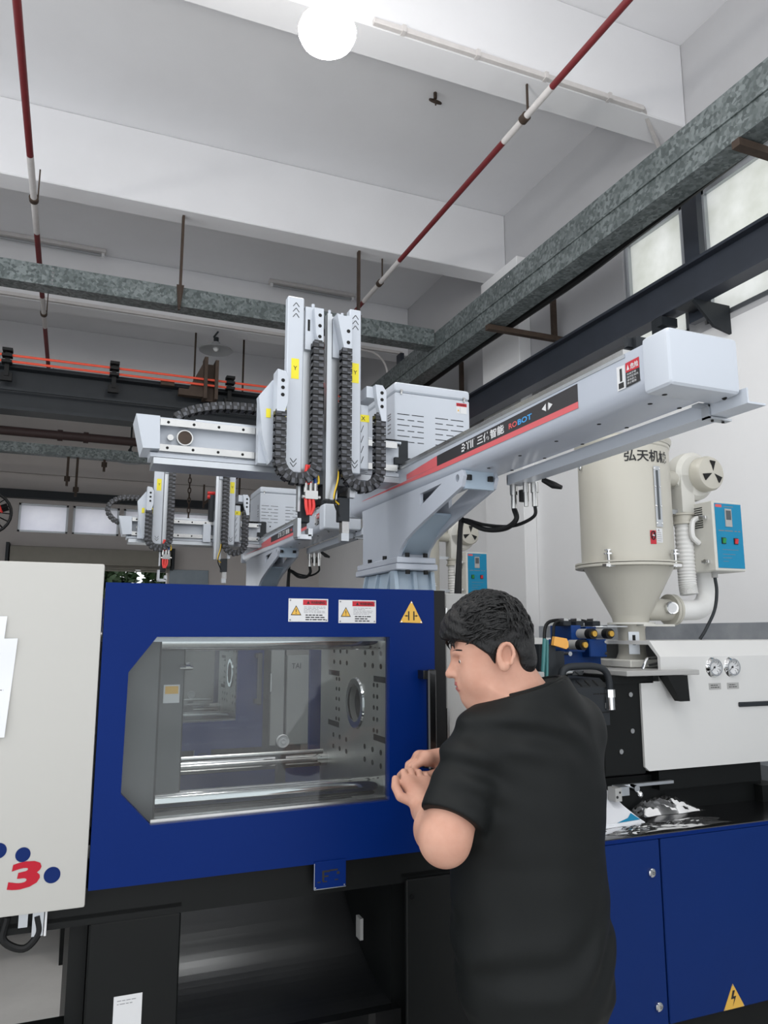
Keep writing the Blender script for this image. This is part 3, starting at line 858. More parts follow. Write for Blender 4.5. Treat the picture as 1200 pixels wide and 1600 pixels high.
    obj('lettering', mk, 'ink', gp2, label='dark grey capital lettering half hidden by the man')

    # ---- clamp: platens, tie bars, mould space
    fp = MB().prism([(2.17, 1.08), (2.86, 1.08), (2.86, 1.66), (2.17, 1.66)], 'x', 0.905, 1.09, holes=[circle2(2.47, 1.39, 0.062, 28)])
    fixed = obj('fixed_platen', fp, 'machined', t)
    obj('locating_ring', MB().lathe([(0.062, 0.0), (0.062, -0.006), (0.082, -0.006), (0.086, 0.0)], (0.905, 2.47, 1.39), axis=(1, 0, 0), n=32), 'chrome', fixed)
    obj('sprue_bush', MB().lathe([(0.062, 0.02), (0.02, 0.06), (0.0, 0.06)], (0.905, 2.47, 1.39), axis=(1, 0, 0), n=28), 'dark_hole', fixed)
    bh = MB()
    for y in (2.24, 2.31, 2.38, 2.56, 2.63, 2.70):
        for z in (1.22, 1.26, 1.52, 1.56): bh.cyl((0.9035, y, z), (0.906, y, z), 0.0085, n=10)
    for z in (1.32, 1.355, 1.39, 1.425, 1.46):
        for y in (2.27, 2.30, 2.64, 2.67): bh.cyl((0.9035, y, z), (0.906, y, z), 0.007, n=10)
    for y0, y1, z in ((2.18, 2.30, 1.30), (2.18, 2.30, 1.48), (2.64, 2.76, 1.30), (2.64, 2.76, 1.48)): bh.box(0.9035, 0.906, y0, y1, z-0.009, z+0.009)
    pieces('bolt_hole', bh, 'dark_hole', fixed)
    mp = obj('moving_platen', MB().box(0.06, 0.235, 2.20, 2.82, 1.12, 1.62, bev=0.006, seg=1).box(0.235, 0.305, 2.24, 2.78, 1.14, 1.60, bev=0.004, seg=1), 'platen_dark', t)
    s = MB().box(0.248, 0.292, 2.2355, 2.2385, 1.43, 1.48)
    s.box(0.252, 0.288, 2.2350, 2.2355, 1.455, 1.476, mi=1)
    obj('platen_label', s, ['label_white', 'label_yellow'], mp)
    obj('ejector_pin', MB().cyl((0.29, 2.235, 1.527), (0.325, 2.235, 1.527), 0.006, n=10).cyl((0.305, 2.235, 1.53), (0.318, 2.235, 1.53), 0.011, n=10), 'chrome', mp)
    for y in (2.245, 2.79):
        for z in (1.165, 1.60):
            obj('tie_bar', MB().cyl((-0.7, y, z), (1.12, y, z), 0.027, n=24), 'chrome', t)
    for y in (2.34, 2.68):
        obj('guide_rail', MB().box(-0.6, 0.91, y-0.03, y+0.03, 1.02, 1.055), 'steel', t)
    obj('hose_pulley', MB().lathe([(0.0, -0.01), (0.008, -0.012), (0.010, -0.004), (0.016, -0.003), (0.021, -0.01), (0.023, 0.0), (0.021, 0.01), (0.0, 0.01)], (0.705, 2.66, 1.252), axis=(0, 1, 0), n=28), 'label_white', t)
    obj('pulley_post', MB().box(0.69, 0.72, 2.67, 2.70, 1.055, 1.252), 'steel_dark', t)
    obj('scrap_bar', MB().cyl((0.305, 2.50, 1.235), (0.80, 2.50, 1.235), 0.008, n=10).cyl((0.305, 2.56, 1.20), (0.80, 2.56, 1.20), 0.008, n=10), 'steel', t)
    obj('top_rail', MB().box(0.075, 1.06, 2.13, 2.165, 1.60, 1.66).box(0.075, 1.06, 2.13, 2.14, 1.66, 1.74), 'aluminium', t)
    obj('back_guard', MB().prism([(0.07, 1.0), (1.10, 1.0), (1.10, 1.75), (0.07, 1.75)], 'y', 2.985, 3.01, holes=[[(0.16, 1.13), (0.90, 1.13), (0.90, 1.63), (0.16, 1.63)]]), 'blue_paint', t)
    obj('back_pane', MB().box(0.155, 0.905, 2.99, 2.995, 1.125, 1.635), 'door_glass', t)
    # ---- blue bed cabinet on the right
    bd = MB().box(1.25, 3.25, 2.13, 3.0, 0.0, 0.39).box(1.25, 3.25, 2.11, 3.0, 0.39, 0.955)
    obj('bed_cabinet', bd, 'black_paint', t)
    obj('bed_top', MB().box(1.25, 3.27, 2.098, 3.02, 0.955, 0.968, bev=0.003, seg=1), 'black_gloss', t)
    obj('bed_edge', MB().box(1.25, 3.27, 2.0935, 2.098, 0.955, 0.966), 'blue_paint', t)
    for k, (x0, x1) in enumerate(((1.27, 1.836), (1.842, 2.70), (2.706, 3.25))):
        dr = obj('cabinet_door', MB().box(x0, x1, 2.094, 2.110, 0.392, 0.953, bev=0.003, seg=1), 'blue_bed', t)
        if k == 0:
            for z in (0.854, 0.455):
                obj('lock', MB().lathe([(0.0, -0.008), (0.007, -0.008), (0.008, -0.010), (0.0135, -0.008), (0.014, 0.0)], (1.795, 2.094, z), axis=(0, 1, 0), n=20)
                    .box(1.785, 1.793, 2.082, 2.094, z-0.011, z+0.011).box(1.794, 1.797, 2.0835, 2.086, z-0.005, z+0.005, mi=1), ['chrome', 'ink'], dr)
            vx, vz = 1.56, 0.36
        else:
            vx, vz = (2.055+2.166)/2, 0.375
        if k < 2:
            z0 = 0.395 if k == 1 else 0.40
            tr = MB().prism([(vx-0.045, z0), (vx+0.045, z0), (vx, z0+0.075)], 'y', 2.0925, 2.094)
            tr.prism([(vx-0.003, z0+0.055), (vx-0.012, z0+0.030), (vx+0.002, z0+0.030), (vx-0.006, z0+0.008), (vx+0.011, z0+0.037), (vx-0.001, z0+0.037), (vx+0.007, z0+0.055)], 'y', 2.092, 2.0925, mi=1)
            for ax, az in ((vx-0.04, z0+0.003), (vx+0.04, z0+0.003), (vx, z0+0.071)): tr.cyl((ax, 2.091, az), (ax, 2.0925, az), 0.002, n=8, mi=2)
            obj('shock_warning', tr, ['label_yellow', 'ink', 'chrome'], dr, label='yellow triangle sign with a lightning bolt')

    # ---- injection unit
    obj('carriage_base', MB().box(1.55, 2.60, 2.36, 2.86, 0.968, 1.10).box(2.05, 2.56, 2.32, 2.80, 1.05, 1.14).box(2.56, 2.66, 2.32, 2.85, 0.968, 1.03), 'black_paint', t)
    prof = [(2.30, 1.535), (2.355, 1.595), (2.80, 1.595), (2.80, 1.125), (2.785, 1.125), (2.785, 1.58), (2.362, 1.58), (2.315, 1.535)]
    cv = obj('injection_cover', MB().prism(prof, 'x', 2.07, 3.2)
        .prism([(1.972, 1.445), (2.07, 1.445), (2.07, 1.535), (3.2, 1.535), (3.2, 1.125), (1.99, 1.125), (1.972, 1.14)], 'y', 2.30, 2.315), 'cover_white', t)
    obj('cover_slot', MB().box(2.445, 2.80, 2.292, 2.302, 1.338, 1.356, bev=0.003, seg=1), 'steel_dark', cv)
    for k, x in enumerate((2.331, 2.424)):
        g = MB().lathe([(0.0, -0.004), (0.026, -0.004)], (x, 2.30, 1.492), axis=(0, 1, 0), n=32, mi=1)
        g.lathe([(0.026, -0.004), (0.027, -0.014), (0.033, -0.014), (0.037, -0.004), (0.040, 0.0)], (x, 2.30, 1.492), axis=(0, 1, 0), n=32)
        for i in range(11):
            a = math.radians(-45+27*i)
            g.obox((x+0.021*math.cos(a), 2.2955, 1.492+0.021*math.sin(a)), (math.cos(a), 0, math.sin(a)), (0, 1, 0), (-math.sin(a), 0, math.cos(a)), 0.003, 0.0003, 0.0008, mi=2)
        g.obox((x-0.006, 2.2952, 1.487), (0.7, 0, 0.7), (0, 1, 0), (-0.7, 0, 0.7), 0.015, 0.0003, 0.001, mi=2)
        g.cyl((x, 2.293, 1.492), (x, 2.296, 1.492), 0.004, n=10, mi=2)
        obj('pressure_gauge', g, ['chrome', 'label_white', 'ink'], cv)
        s = MB().box(x-0.030, x+0.030, 2.2985, 2.30, 1.408, 1.432)
        print_lines(s, x-0.022, x+0.022, 1.412, 1.428, 2.2983, 2, 1, rnd, 0.003)
        obj('gauge_plate', s, ['panel_grey', 'ink'], cv)
    hb = obj('barrel_housing', MB().box(1.80, 1.985, 2.31, 2.78, 1.115, 1.445, bev=0.004, seg=1), 'black_paint', t)
    for x, z in ((1.925, 1.40), (1.925, 1.27), (1.87, 1.20)): obj('bolt', MB().cyl((x, 2.302, z), (x, 2.31, z), 0.009, n=10), 'steel', hb)
    ng = obj('nozzle_guard', MB().prism([(2.27, 1.30), (2.27, 1.432), (2.32, 1.462), (2.70, 1.462), (2.70, 1.30)], 'x', 1.60, 1.80), 'steel_dark', t)
    sl = MB()
    for k in range(4):
        x = 1.655+0.035*k
        sl.obox((x, 2.293, 1.447), (1, 0, 0), Vector((0, 0.05, 0.03)).normalized(), Vector((0, -0.03, 0.05)).normalized(), 0.0025, 0.018, 0.0012)
    for k, (x, z) in enumerate(((1.745, 1.41), (1.775, 1.41), (1.72, 1.375), (1.76, 1.345), (1.785, 1.345))): sl.box(x-0.012, x+0.012, 2.2685, 2.2705, z-0.002, z+0.002)
    pieces('vent_slot', sl, 'dark_hole', ng)
    obj('carriage_shaft', MB().cyl((1.70, 2.42, 1.185), (2.02, 2.42, 1.185), 0.022, n=20), 'chrome', t)
    obj('shaft_cover', MB().box(1.70, 1.98, 2.40, 2.70, 1.10, 1.15), 'steel_dark', t)
    # feed platform with its chute
    pf = obj('feed_platform', MB().box(1.86, 2.20, 2.24, 2.72, 1.470, 1.488, bev=0.002, seg=1).box(1.84, 2.03, 2.30, 2.72, 1.44, 1.47, mi=1), ['panel_grey', 'black_paint'], t)
    obj('spill_chute', MB().add([(2.05, 2.245, 1.468), (2.145, 2.245, 1.468), (2.145, 2.295, 1.468), (2.05, 2.295, 1.468), (2.095, 2.235, 1.375), (2.14, 2.235, 1.375), (2.14, 2.265, 1.375), (2.095, 2.265, 1.375)],
        [(0, 1, 5, 4), (1, 2, 6, 5), (2, 3, 7, 6), (3, 0, 4, 7), (4, 5, 6, 7), (0, 3, 2, 1)]), 'black_paint', pf)
    obj('slide_handle', MB().tube(smooth_path([(2.01, 2.33, 1.49), (2.03, 2.33, 1.525), (2.06, 2.34, 1.53), (2.18, 2.36, 1.532), (2.17, 2.38, 1.515), (2.08, 2.38, 1.50)], 5), 0.005), 'chrome', pf)
    obj('wing_bolt', MB().box(1.90, 1.93, 2.30, 2.31, 1.465, 1.475).box(1.885, 1.90, 2.30, 2.31, 1.468, 1.480).box(1.93, 1.945, 2.30, 2.31, 1.465, 1.478), 'chrome', pf)
    # hydraulic valve block, blue, with solenoids
    vb = obj('valve_block', MB().box(1.80, 1.99, 2.55, 2.66, 1.49, 1.56).box(1.80, 1.88, 2.50, 2.64, 1.55, 1.60, bev=0.004, seg=1).box(1.90, 1.985, 2.50, 2.64, 1.53, 1.60, bev=0.004, seg=1)
        .box(1.815, 1.86, 2.50, 2.64, 1.60, 1.655).box(1.90, 1.95, 2.52, 2.64, 1.60, 1.65), 'valve_blue', t)
    for x, z in ((1.855, 1.622), (1.935, 1.622), (1.81, 1.58)):
        so = obj('solenoid', MB().cyl((x, 2.50, z), (x, 2.43, z), 0.019, n=18), 'panel_grey', vb)
        obj('solenoid_cap', MB().cyl((x, 2.445, z), (x, 2.415, z), 0.020, n=18).cyl((x, 2.417, z), (x, 2.405, z), 0.011, n=14, mi=1), ['black_rubber', 'brass'], vb)
    for x in (1.80, 1.86, 1.94):
        obj('valve_plug', MB().box(x-0.018, x+0.018, 2.50, 2.56, 1.652, 1.672, bev=0.003, seg=1).box(x-0.01, x+0.012, 2.51, 2.55, 1.672, 1.682, mi=1), ['steel_dark', 'steel'], vb)
    obj('valve_cable', MB().tube(smooth_path([(1.95, 2.54, 1.665), (1.90, 2.56, 1.675), (1.86, 2.54, 1.668), (1.80, 2.56, 1.676), (1.74, 2.56, 1.655), (1.70, 2.52, 1.56)], 5), 0.007)
        .tube(smooth_path([(1.80, 2.53, 1.672), (1.76, 2.53, 1.66), (1.73, 2.50, 1.61), (1.71, 2.50, 1.52)], 5), 0.006), 'black_rubber', vb)
    obj('port_screws', MB().cyl((1.975, 2.495, 1.59), (1.975, 2.50, 1.59), 0.006, n=8).cyl((1.975, 2.495, 1.545), (1.975, 2.50, 1.545), 0.006, n=8).cyl((1.80, 2.49, 1.545), (1.80, 2.55, 1.545), 0.009, n=10), 'chrome', vb, kind='stuff')
    obj('limit_plate', MB().prism([(1.578, 1.582), (1.585, 1.612), (1.635, 1.605), (1.642, 1.592), (1.642, 1.575), (1.632, 1.568)], 'y', 2.28, 2.295), 'plate_orange', t, label='orange plastic tab')
    obj('sensor_post', MB().box(1.53, 1.60, 2.30, 2.36, 1.30, 1.585).box(1.60, 1.65, 2.32, 2.40, 1.30, 1.56), 'steel_dark', t)
    obj('air_tube', MB().cyl((1.52, 2.27, 1.46), (1.535, 2.27, 1.605), 0.007, n=10).cyl((1.545, 2.28, 1.46), (1.552, 2.28, 1.60), 0.006, n=10), 'teal_tube', t)
    obj('oil_pipe', MB().tube(smooth_path([(1.595, 2.26, 1.43), (1.595, 2.26, 1.48), (1.615, 2.26, 1.503), (1.66, 2.26, 1.508), (1.74, 2.26, 1.506), (1.78, 2.26, 1.49), (1.795, 2.26, 1.455), (1.797, 2.26, 1.40)], 5), 0.0125, n=12), 'steel_dark', t)
    obj('pipe_fitting', MB().cyl((1.797, 2.26, 1.425), (1.797, 2.26, 1.398), 0.018, n=6).cyl((1.797, 2.26, 1.40), (1.797, 2.26, 1.355), 0.016, n=12).cyl((1.79, 2.26, 1.368), (1.83, 2.29, 1.368), 0.017, n=6), 'chrome', t)
    obj('pipe_fitting', MB().cyl((1.64, 2.32, 1.462), (1.64, 2.32, 1.49), 0.018, n=6).cyl((1.63, 2.32, 1.487), (1.69, 2.32, 1.49), 0.015, n=12).cyl((1.675, 2.32, 1.489), (1.72, 2.32, 1.49), 0.018, n=6), 'chrome', t)
    # linear scale in front of the carriage
    sc = obj('scale_bar', MB().box(1.83, 2.10, 2.30, 2.315, 1.075, 1.085).box(1.83, 1.87, 2.27, 2.31, 1.055, 1.085), 'aluminium', t)
    obj('socket', MB().box(1.80, 1.828, 2.26, 2.30, 1.04, 1.085).cyl((1.808, 2.259, 1.055), (1.808, 2.261, 1.055), 0.005, n=8, mi=1).cyl((1.82, 2.259, 1.07), (1.82, 2.259+0.002, 1.07), 0.004, n=8, mi=1), ['panel_grey', 'ink'], sc)
    obj('clamp_knob', MB().cyl((1.905, 2.27, 1.075), (1.905, 2.30, 1.075), 0.012, n=12).ball((1.915, 2.27, 1.055), 0.012, n=10, m=6), 'chrome', sc)
    return t
machine1 = build_machine('blue and white moulding machine in front, with a windowed safety door')
machine2 = copy_tree(machine1)
machine2.location = (1.0, 2.55+2.2, 0)
machine2['label'] = 'second blue and white moulding machine behind the first, seen through its window'

# ================================================================== TAKE-OUT ROBOTS
def chain_parts(t, name, path, w, h, pitch, axis, mats=('chain_black',), label=None):
    """Cable carrier: evenly spaced links along a path, all sharing one link mesh."""
    P = [Vector(p) for p in path]
    seg = [0.0]
    for a, b in zip(P[:-1], P[1:]): seg.append(seg[-1]+(b-a).length)
    n = max(2, int(seg[-1]/pitch))
    off = Vector(root_of(t).location)
    ax = Vector(axis).normalized()
    # inner ribbon is the part, the links are its pieces
    rib = MB().tube(P, h*0.30, n=6)
    part = obj(name, rib, 'black_rubber', t, label=label)
    me = None
    for k in range(n):
        s = seg[-1]*(k+0.5)/n
        i = 0
        while i < len(seg)-2 and seg[i+1] < s: i += 1
        u = (s-seg[i])/max(1e-6, seg[i+1]-seg[i])
        p = P[i].lerp(P[i+1], u)
        d = (P[min(i+1, len(P)-1)]-P[i]).normalized()
        nrm = ax.cross(d).normalized()
        if me is None:
            lm = MB()
            L = pitch*0.5
            for s_ in (-1, 1):     # two side plates that overlap the next link, and two cross bars
                lm.box(-L*1.15, L*0.55, s_*w/2-0.0025, s_*w/2+0.0025, -h/2, h/2)
                lm.box(L*0.1, L*1.1, s_*(w/2-0.004)-0.0022, s_*(w/2-0.004)+0.0022, -h*0.38, h*0.38)
            lm.box(-L*0.75, L*0.15, -w/2, w/2, h/2-0.003, h/2+0.001)
            lm.box(-L*0.75, L*0.15, -w/2, w/2, -h/2-0.001, -h/2+0.003)
            for s_ in (-1, 1):     # stepped outer faces, half of each plate coloured lighter to strengthen the step shading
                lm.box(-L*0.95, -L*0.05, s_*(w/2+0.0025), s_*(w/2+0.0045), h*0.02, h*0.46, mi=1)
                lm.box(L*0.0, L*0.5, s_*(w/2+0.0025), s_*(w/2+0.0040), -h*0.46, -h*0.04, mi=1)
            me = bpy.data.meshes.new('chain_link')
            me.from_pydata(lm.v, [], lm.f)
            me.materials.append(MATS[mats[0]]); me.materials.append(MATS['chain_grey'])
            me.polygons.foreach_set('material_index', lm.m)
        o = bpy.data.objects.new('chain_link', me)
        COL.objects.link(o)
        o.parent = part
        R = Matrix((d, ax, nrm)).transposed().to_4x4()
        o.matrix_local = Matrix.Translation(p-off) @ R
    return part

def chev(mb, cx, y, z, up, mi):
    for s in (-1, 1):
        mb.obox((cx+s*0.0055, y, z), Vector((s*0.75, 0, -1.0*up)).normalized(), (0, 1, 0), Vector((1.0*up, 0, s*0.75)).normalized(), 0.0085, 0.0004, 0.0011, mi=mi)

def ubend(x0, ztop0, x1, ztop1, zb, y, n=14):
    """A hanging loop: down at x0, round the bottom, up at x1."""
    r = (x1-x0)/2; cx = (x0+x1)/2; zc = zb+r
    pts = [(x0, y, ztop0+(zc-ztop0)*i/8) for i in range(9)]
    pts += [(cx-r*math.cos(a), y, zc-r*math.sin(a)) for a in [math.pi*i/n for i in range(1, n)]]
    pts += [(x1, y, zc+(ztop1-zc)*i/8) for i in range(9)]
    return pts

def build_robot(dy, a1, kick_x0, hchain, label, adx2=0.0):
    t = thing('takeout_robot', label, 'robot', (1.11, 2.6+dy, 1.66), 'take-out robots')
    Y = lambda v: v+dy
    def O(name, mb, mats, parent=None, lab=None):
        mb.v = [(p[0], p[1]+dy, p[2]) for p in mb.v]
        return obj(name, mb, mats, parent or t, label=lab)
    def OP(name, mb, mats, parent=None, lab=None):
        mb.v = [(p[0], p[1]+dy, p[2]) for p in mb.v]
        return pieces(name, mb, mats, parent or t, label=lab)
    # ---- pedestal
    base = MB().add([(1.03, 2.42, 1.66), (1.20, 2.42, 1.66), (1.20, 2.82, 1.66), (1.03, 2.82, 1.66), (1.055, 2.45, 1.84), (1.17, 2.45, 1.84), (1.17, 2.78, 1.84), (1.055, 2.78, 1.84)],
        [(0, 3, 2, 1), (4, 5, 6, 7), (0, 1, 5, 4), (1, 2, 6, 5), (2, 3, 7, 6), (3, 0, 4, 7)])
    for x in (1.032, 1.105, 1.175):
        base.prism([(2.40, 1.66), (2.47, 1.66), (2.47, 1.84), (2.435, 1.84)], 'x', x, x+0.014)
    for yy in (2.50, 2.62, 2.74):
        base.prism([(1.005, 1.66), (1.06, 1.66), (1.06, 1.84), (1.045, 1.84)], 'y', yy, yy+0.014)
    O('riser', base, 'robot_blue_grey')
    O('flange', MB().box(1.03, 1.19, 2.405, 2.82, 1.842, 1.864, bev=0.003, seg=1).box(1.035, 1.185, 2.41, 2.815, 1.866, 1.888, bev=0.003, seg=1), 'robot_cast')
    out = [(2.79, 1.885), (2.79, 2.0), (2.80, 2.105), (1.955, 2.105), (1.945, 2.085), (1.96, 2.055), (2.22, 1.990), (2.30, 1.968), (2.37, 1.945), (2.42, 1.915), (2.437, 1.885)]
    tri = [(2.253, 2.083), (2.09, 2.089), (2.254, 2.040)]
    ped = O('pedestal', MB().prism(out, 'x', 1.05, 1.062, holes=[tri, circle2(1.985, 2.085, 0.012, 16)]).prism(out, 'x', 1.158, 1.17, holes=[tri, circle2(1.985, 2.085, 0.012, 16)])
        .box(1.06, 1.16, 2.44, 2.79, 1.885, 2.10), 'robot_cast')
    OP('cross_plate', MB().prism([(2.43, 1.90), (2.44, 1.90), (2.33, 1.985), (2.24, 2.02), (2.235, 2.012), (2.32, 1.975)], 'x', 1.062, 1.158).box(1.062, 1.158, 1.955, 1.97, 2.05, 2.105), 'robot_blue_grey', ped)
    for x, y, z in ((1.075, 2.415, 1.888), (1.145, 2.415, 1.888), (1.045, 2.55, 1.888), (1.045, 2.70, 1.888)):
        O('bolt', MB().cyl((x, y, z), (x, y, z+0.014), 0.0085, n=10), 'black_rubber', ped)
    for x, y in ((1.072, 1.963), (1.145, 1.963)):
        O('bolt', MB().cyl((x, y-0.012, 2.09), (x, y-0.012, 2.075), 0.009, n=10), 'black_rubber', ped)
    for x, y in ((1.075, 2.412), (1.145, 2.412)):
        O('bolt', MB().cyl((x, y, 1.842), (x, y, 1.828), 0.0085, n=10), 'black_rubber', ped)
    # ---- traverse beam along y
    bx0, bx1, bz0, bz1 = 1.05, 1.225, 2.104, 2.213
    prof = [(bx0+0.035, bz0), (bx1-0.03, bz0), (bx1, bz0+0.03), (bx1, bz1), (bx0+0.012, bz1), (bx0, bz1-0.006), (bx0, bz0+0.035), (bx0+0.004, bz0+0.018), (bx0+0.016, bz0+0.005)]
    beam = O('traverse_beam', MB().prism(prof, 'y', 1.15, 2.95), 'robot_cast')
    O('cover_strip', MB().box(1.048, 1.053, 1.22, 2.94, 2.198, 2.206), 'aluminium', beam)
    O('beam_rail', MB().box(1.062, 1.085, 1.24, 2.93, 2.213, 2.226).box(1.17, 1.19, 1.24, 2.93, 2.213, 2.226), 'steel', beam)
    ec = O('end_cap', MB().box(1.046, 1.230, 1.090, 1.168, 2.100, 2.219, bev=0.012, seg=3), 'robot_white', beam)
    O('end_cap', MB().box(1.046, 1.230, 2.94, 2.965, 2.100, 2.219, bev=0.01, seg=2), 'robot_white', beam)
    O('stop_block', MB().box(1.10, 1.13, 1.24, 1.28, 2.213, 2.262).box(1.085, 1.14, 1.25, 1.262, 2.24, 2.262).box(1.145, 1.165, 1.24, 1.26, 2.213, 2.25), 'steel_dark', beam)
    hs = MB()
    for k in range(7):
        for x in (1.11, 1.19): hs.cyl((x, 1.22+0.17*k, bz0-0.001), (x, 1.22+0.17*k, bz0+0.002), 0.005, n=8)
    hs.cyl((1.212, 1.12, 2.0995), (1.215, 1.12, 2.102), 0.0055, n=10).cyl((1.085, 1.15, 2.0995), (1.085, 1.15, 2.102), 0.0055, n=10)
    OP('bolt_hole', hs, 'dark_hole', beam)
    # logo strip: dark band with red edge, fading end built as thinning red stripe
    X = 1.0493
    st = MB().quad((X, 2.12, 2.150), (X, 1.385, 2.150), (X, 1.385, 2.193), (X, 2.12, 2.184))
    st.quad((X, 2.12, 2.1345), (X, 1.385, 2.1345), (X, 1.385, 2.150), (X, 2.12, 2.150), 1)
    st.quad((X, 2.80, 2.146), (X, 2.12, 2.1345), (X, 2.12, 2.150), (X, 2.80, 2.1475), 1)
    st.quad((X-0.0002, 2.36, 2.151), (X-0.0002, 2.12, 2.150), (X-0.0002, 2.12, 2.184), (X-0.0002, 2.36, 2.170), 2)
    X2 = 1.0488
    U = (0, -1, 0); V = (0, 0, 1)
    # blocky logotype, then the four characters and the word
    yy = 1.953
    for a, b, c, d in ((0, .024, .0, .0055), (0, .024, .0095, .014), (.004, .024, .0185, .024), (.017, .024, .0, .024), (.030, .050, .0185, .024), (.0375, .0435, 0, .024), (.055, .061, 0, .024), (.066, .072, 0, .024), (.077, .079, .021, .024)):
        st.add([(X2, yy-a, 2.158+c), (X2, yy-b, 2.158+c), (X2, yy-b, 2.158+d), (X2, yy-a, 2.158+d)], [(0, 1, 2, 3)], 3)
    st.text('三体智能', (X2+0.0006, 1.858, 2.157), U, V, 0.026, mi=3, bold=0.02, fit=0.148)
    st.text('RO', (X2+0.0006, 1.685, 2.160), U, V, 0.015, mi=4, bold=0.02, fit=0.040)
    st.text('BOT', (X2+0.0006, 1.641, 2.160), U, V, 0.015, mi=5, bold=0.02, fit=0.066)
    for s_, y0 in ((1, 1.530), (-1, 1.484)):
        st.add([(X2, y0, 2.172), (X2, y0-s_*0.018, 2.162), (X2, y0-s_*0.018, 2.182)], [(0, 1, 2)], 3)
    st.add([(X2, 1.507, 2.164), (X2, 1.505, 2.164), (X2, 1.501, 2.181), (X2, 1.503, 2.181)], [(0, 1, 2, 3)], 6)
    O('logo_strip', st, ['strip_black', 'strip_red', 'strip_red', 'label_white', 'print_red', 'print_blue', 'ink_grey'], beam, 'dark brand strip with white characters and red lower edge')
    dl = MB().quad((X, 1.248, 2.132), (X, 1.222, 2.132), (X, 1.222, 2.183), (X, 1.248, 2.185))
    dl.quad((X, 1.220, 2.164), (X, 1.178, 2.163), (X, 1.178, 2.186), (X, 1.220, 2.185), 1)
    dl.quad((X, 1.220, 2.132), (X, 1.178, 2.134), (X, 1.178, 2.163), (X, 1.220, 2.164), 2)
    dl.add([(X2, 1.216, 2.168), (X2, 1.208, 2.168), (X2, 1.212, 2.180)], [(0, 1, 2)], 0)
    dl.text('危险', (X2+0.0006, 1.205, 2.167), U, V, 0.013, mi=0, bold=0.02, fit=0.025)
    for i, s_ in enumerate(('机械手臂', '动作区域内', '请勿进入', '禁止攀爬')):
        dl.text(s_, (X2+0.0006, 1.216, 2.1565-0.0065*i), U, V, 0.0048, mi=0, fit=0.028 if i != 1 else 0.034)
    dl.box(X2-0.0002, X2, 1.238, 1.231, 2.150, 2.178, mi=2).box(X2-0.0002, X2, 1.243, 1.227, 2.135, 2.147, mi=2)
    O('danger_label', dl, ['label_white', 'label_red', 'ink'], beam, 'red, black and white danger label')
    # ---- cable tray hung at the far side of the beam
    tr = O('cable_tray', MB().prism([(1.232, 2.080), (1.282, 2.080), (1.282, 2.084), (1.236, 2.084), (1.236, 2.112), (1.232, 2.112)], 'y', 1.08, 2.0)
        .box(1.232, 1.282, 1.995, 2.0, 2.084, 2.11), 'robot_white')
    O('tray_strap', MB().box(1.20, 1.232, 1.175, 1.195, 2.099, 2.104).box(1.226, 1.231, 1.175, 1.195, 2.072, 2.104).box(1.226, 1.29, 1.175, 1.195, 2.073, 2.078)
        .cyl((1.245, 1.185, 2.070), (1.245, 1.185, 2.074), 0.003, n=8, mi=1).cyl((1.275, 1.185, 2.070), (1.275, 1.185, 2.074), 0.003, n=8, mi=1), ['aluminium', 'dark_hole'], tr)
    chain_parts(t, 'tray_chain', [(1.262, Y(1.42), 2.104), (1.262, Y(1.75), 2.102), (1.262, Y(1.97), 2.100)], 0.04, 0.022, 0.022, (1, 0, 0))
    # connectors and cables below the tray
    cn = MB()
    for x, y, r in ((1.25, 1.99, 0.012), (1.287, 1.93, 0.012), (1.262, 1.94, 0.009)):
        cn.cyl((x, y, 2.080), (x, y, 2.048), r, n=14).cyl((x, y, 2.048), (x, y, 2.005), r*0.75, n=14)
    OP('connector', cn, 'steel', tr)
    OP('connector_cap', MB().cyl((1.27, 1.965, 2.06), (1.27, 1.965, 2.025), 0.015, n=14).tube([(1.285, 1.88, 2.078), (1.30, 1.85, 2.058), (1.315, 1.83, 2.048)], [0.008, 0.011, 0.006], n=10), 'black_rubber', tr)
    O('cable_loom', MB().tube(smooth_path([(1.25, 1.99, 2.005), (1.25, 1.98, 1.97), (1.24, 2.03, 1.948), (1.22, 2.12, 1.955), (1.20, 2.20, 1.99), (1.195, 2.235, 1.99), (1.195, 2.25, 1.9), (1.20, 2.27, 1.72)], 6), 0.0085)
        .tube(smooth_path([(1.287, 1.93, 2.01), (1.287, 1.94, 1.975), (1.26, 2.02, 1.955), (1.22, 2.12, 1.97), (1.20, 2.22, 2.0), (1.195, 2.245, 1.98), (1.185, 2.27, 1.72)], 6), 0.0055)
        .tube(smooth_path([(1.19, 2.22, 2.03), (1.19, 2.23, 1.99), (1.187, 2.235, 1.93), (1.18, 2.25, 1.72)], 6), 0.008), 'black_rubber', None, 'black cable loom')
    # ---- carriage with its control box
    O('carriage', MB().box(1.04, 1.30, 2.44, 2.84, 2.226, 2.25).box(0.98, 1.10, 2.46, 2.80, 2.20, 2.32), 'steel_dark')
    cb = O('control_box', MB().box(1.066, 1.381, 2.50, 2.80, 2.25, 2.516, bev=0.004, seg=1), 'robot_white')
    O('box_lid', MB().box(1.064, 1.383, 2.498, 2.802, 2.517, 2.557, bev=0.014, seg=3), 'robot_white', cb)
    ven = MB()
    for i in range(6):
        z = 2.432-0.021*i
        for x0, x1 in (((0, .036), (.044, .08)) if i % 2 == 0 else ((0, .021), (.031, .051), (.061, .08))):
            for ox in (1.087, 1.188+0.09):
                ven.box(ox-0.012+x0*1.35, ox-0.012+x1*1.35, 2.4988, 2.5008, z-0.0012, z+0.0012) if ox < 1.1 else ven.box(1.232+x0*1.5, 1.232+x1*1.5, 2.4988, 2.5008, z-0.0012, z+0.0012)
    OP('vent_slot', ven, 'dark_hole', cb)
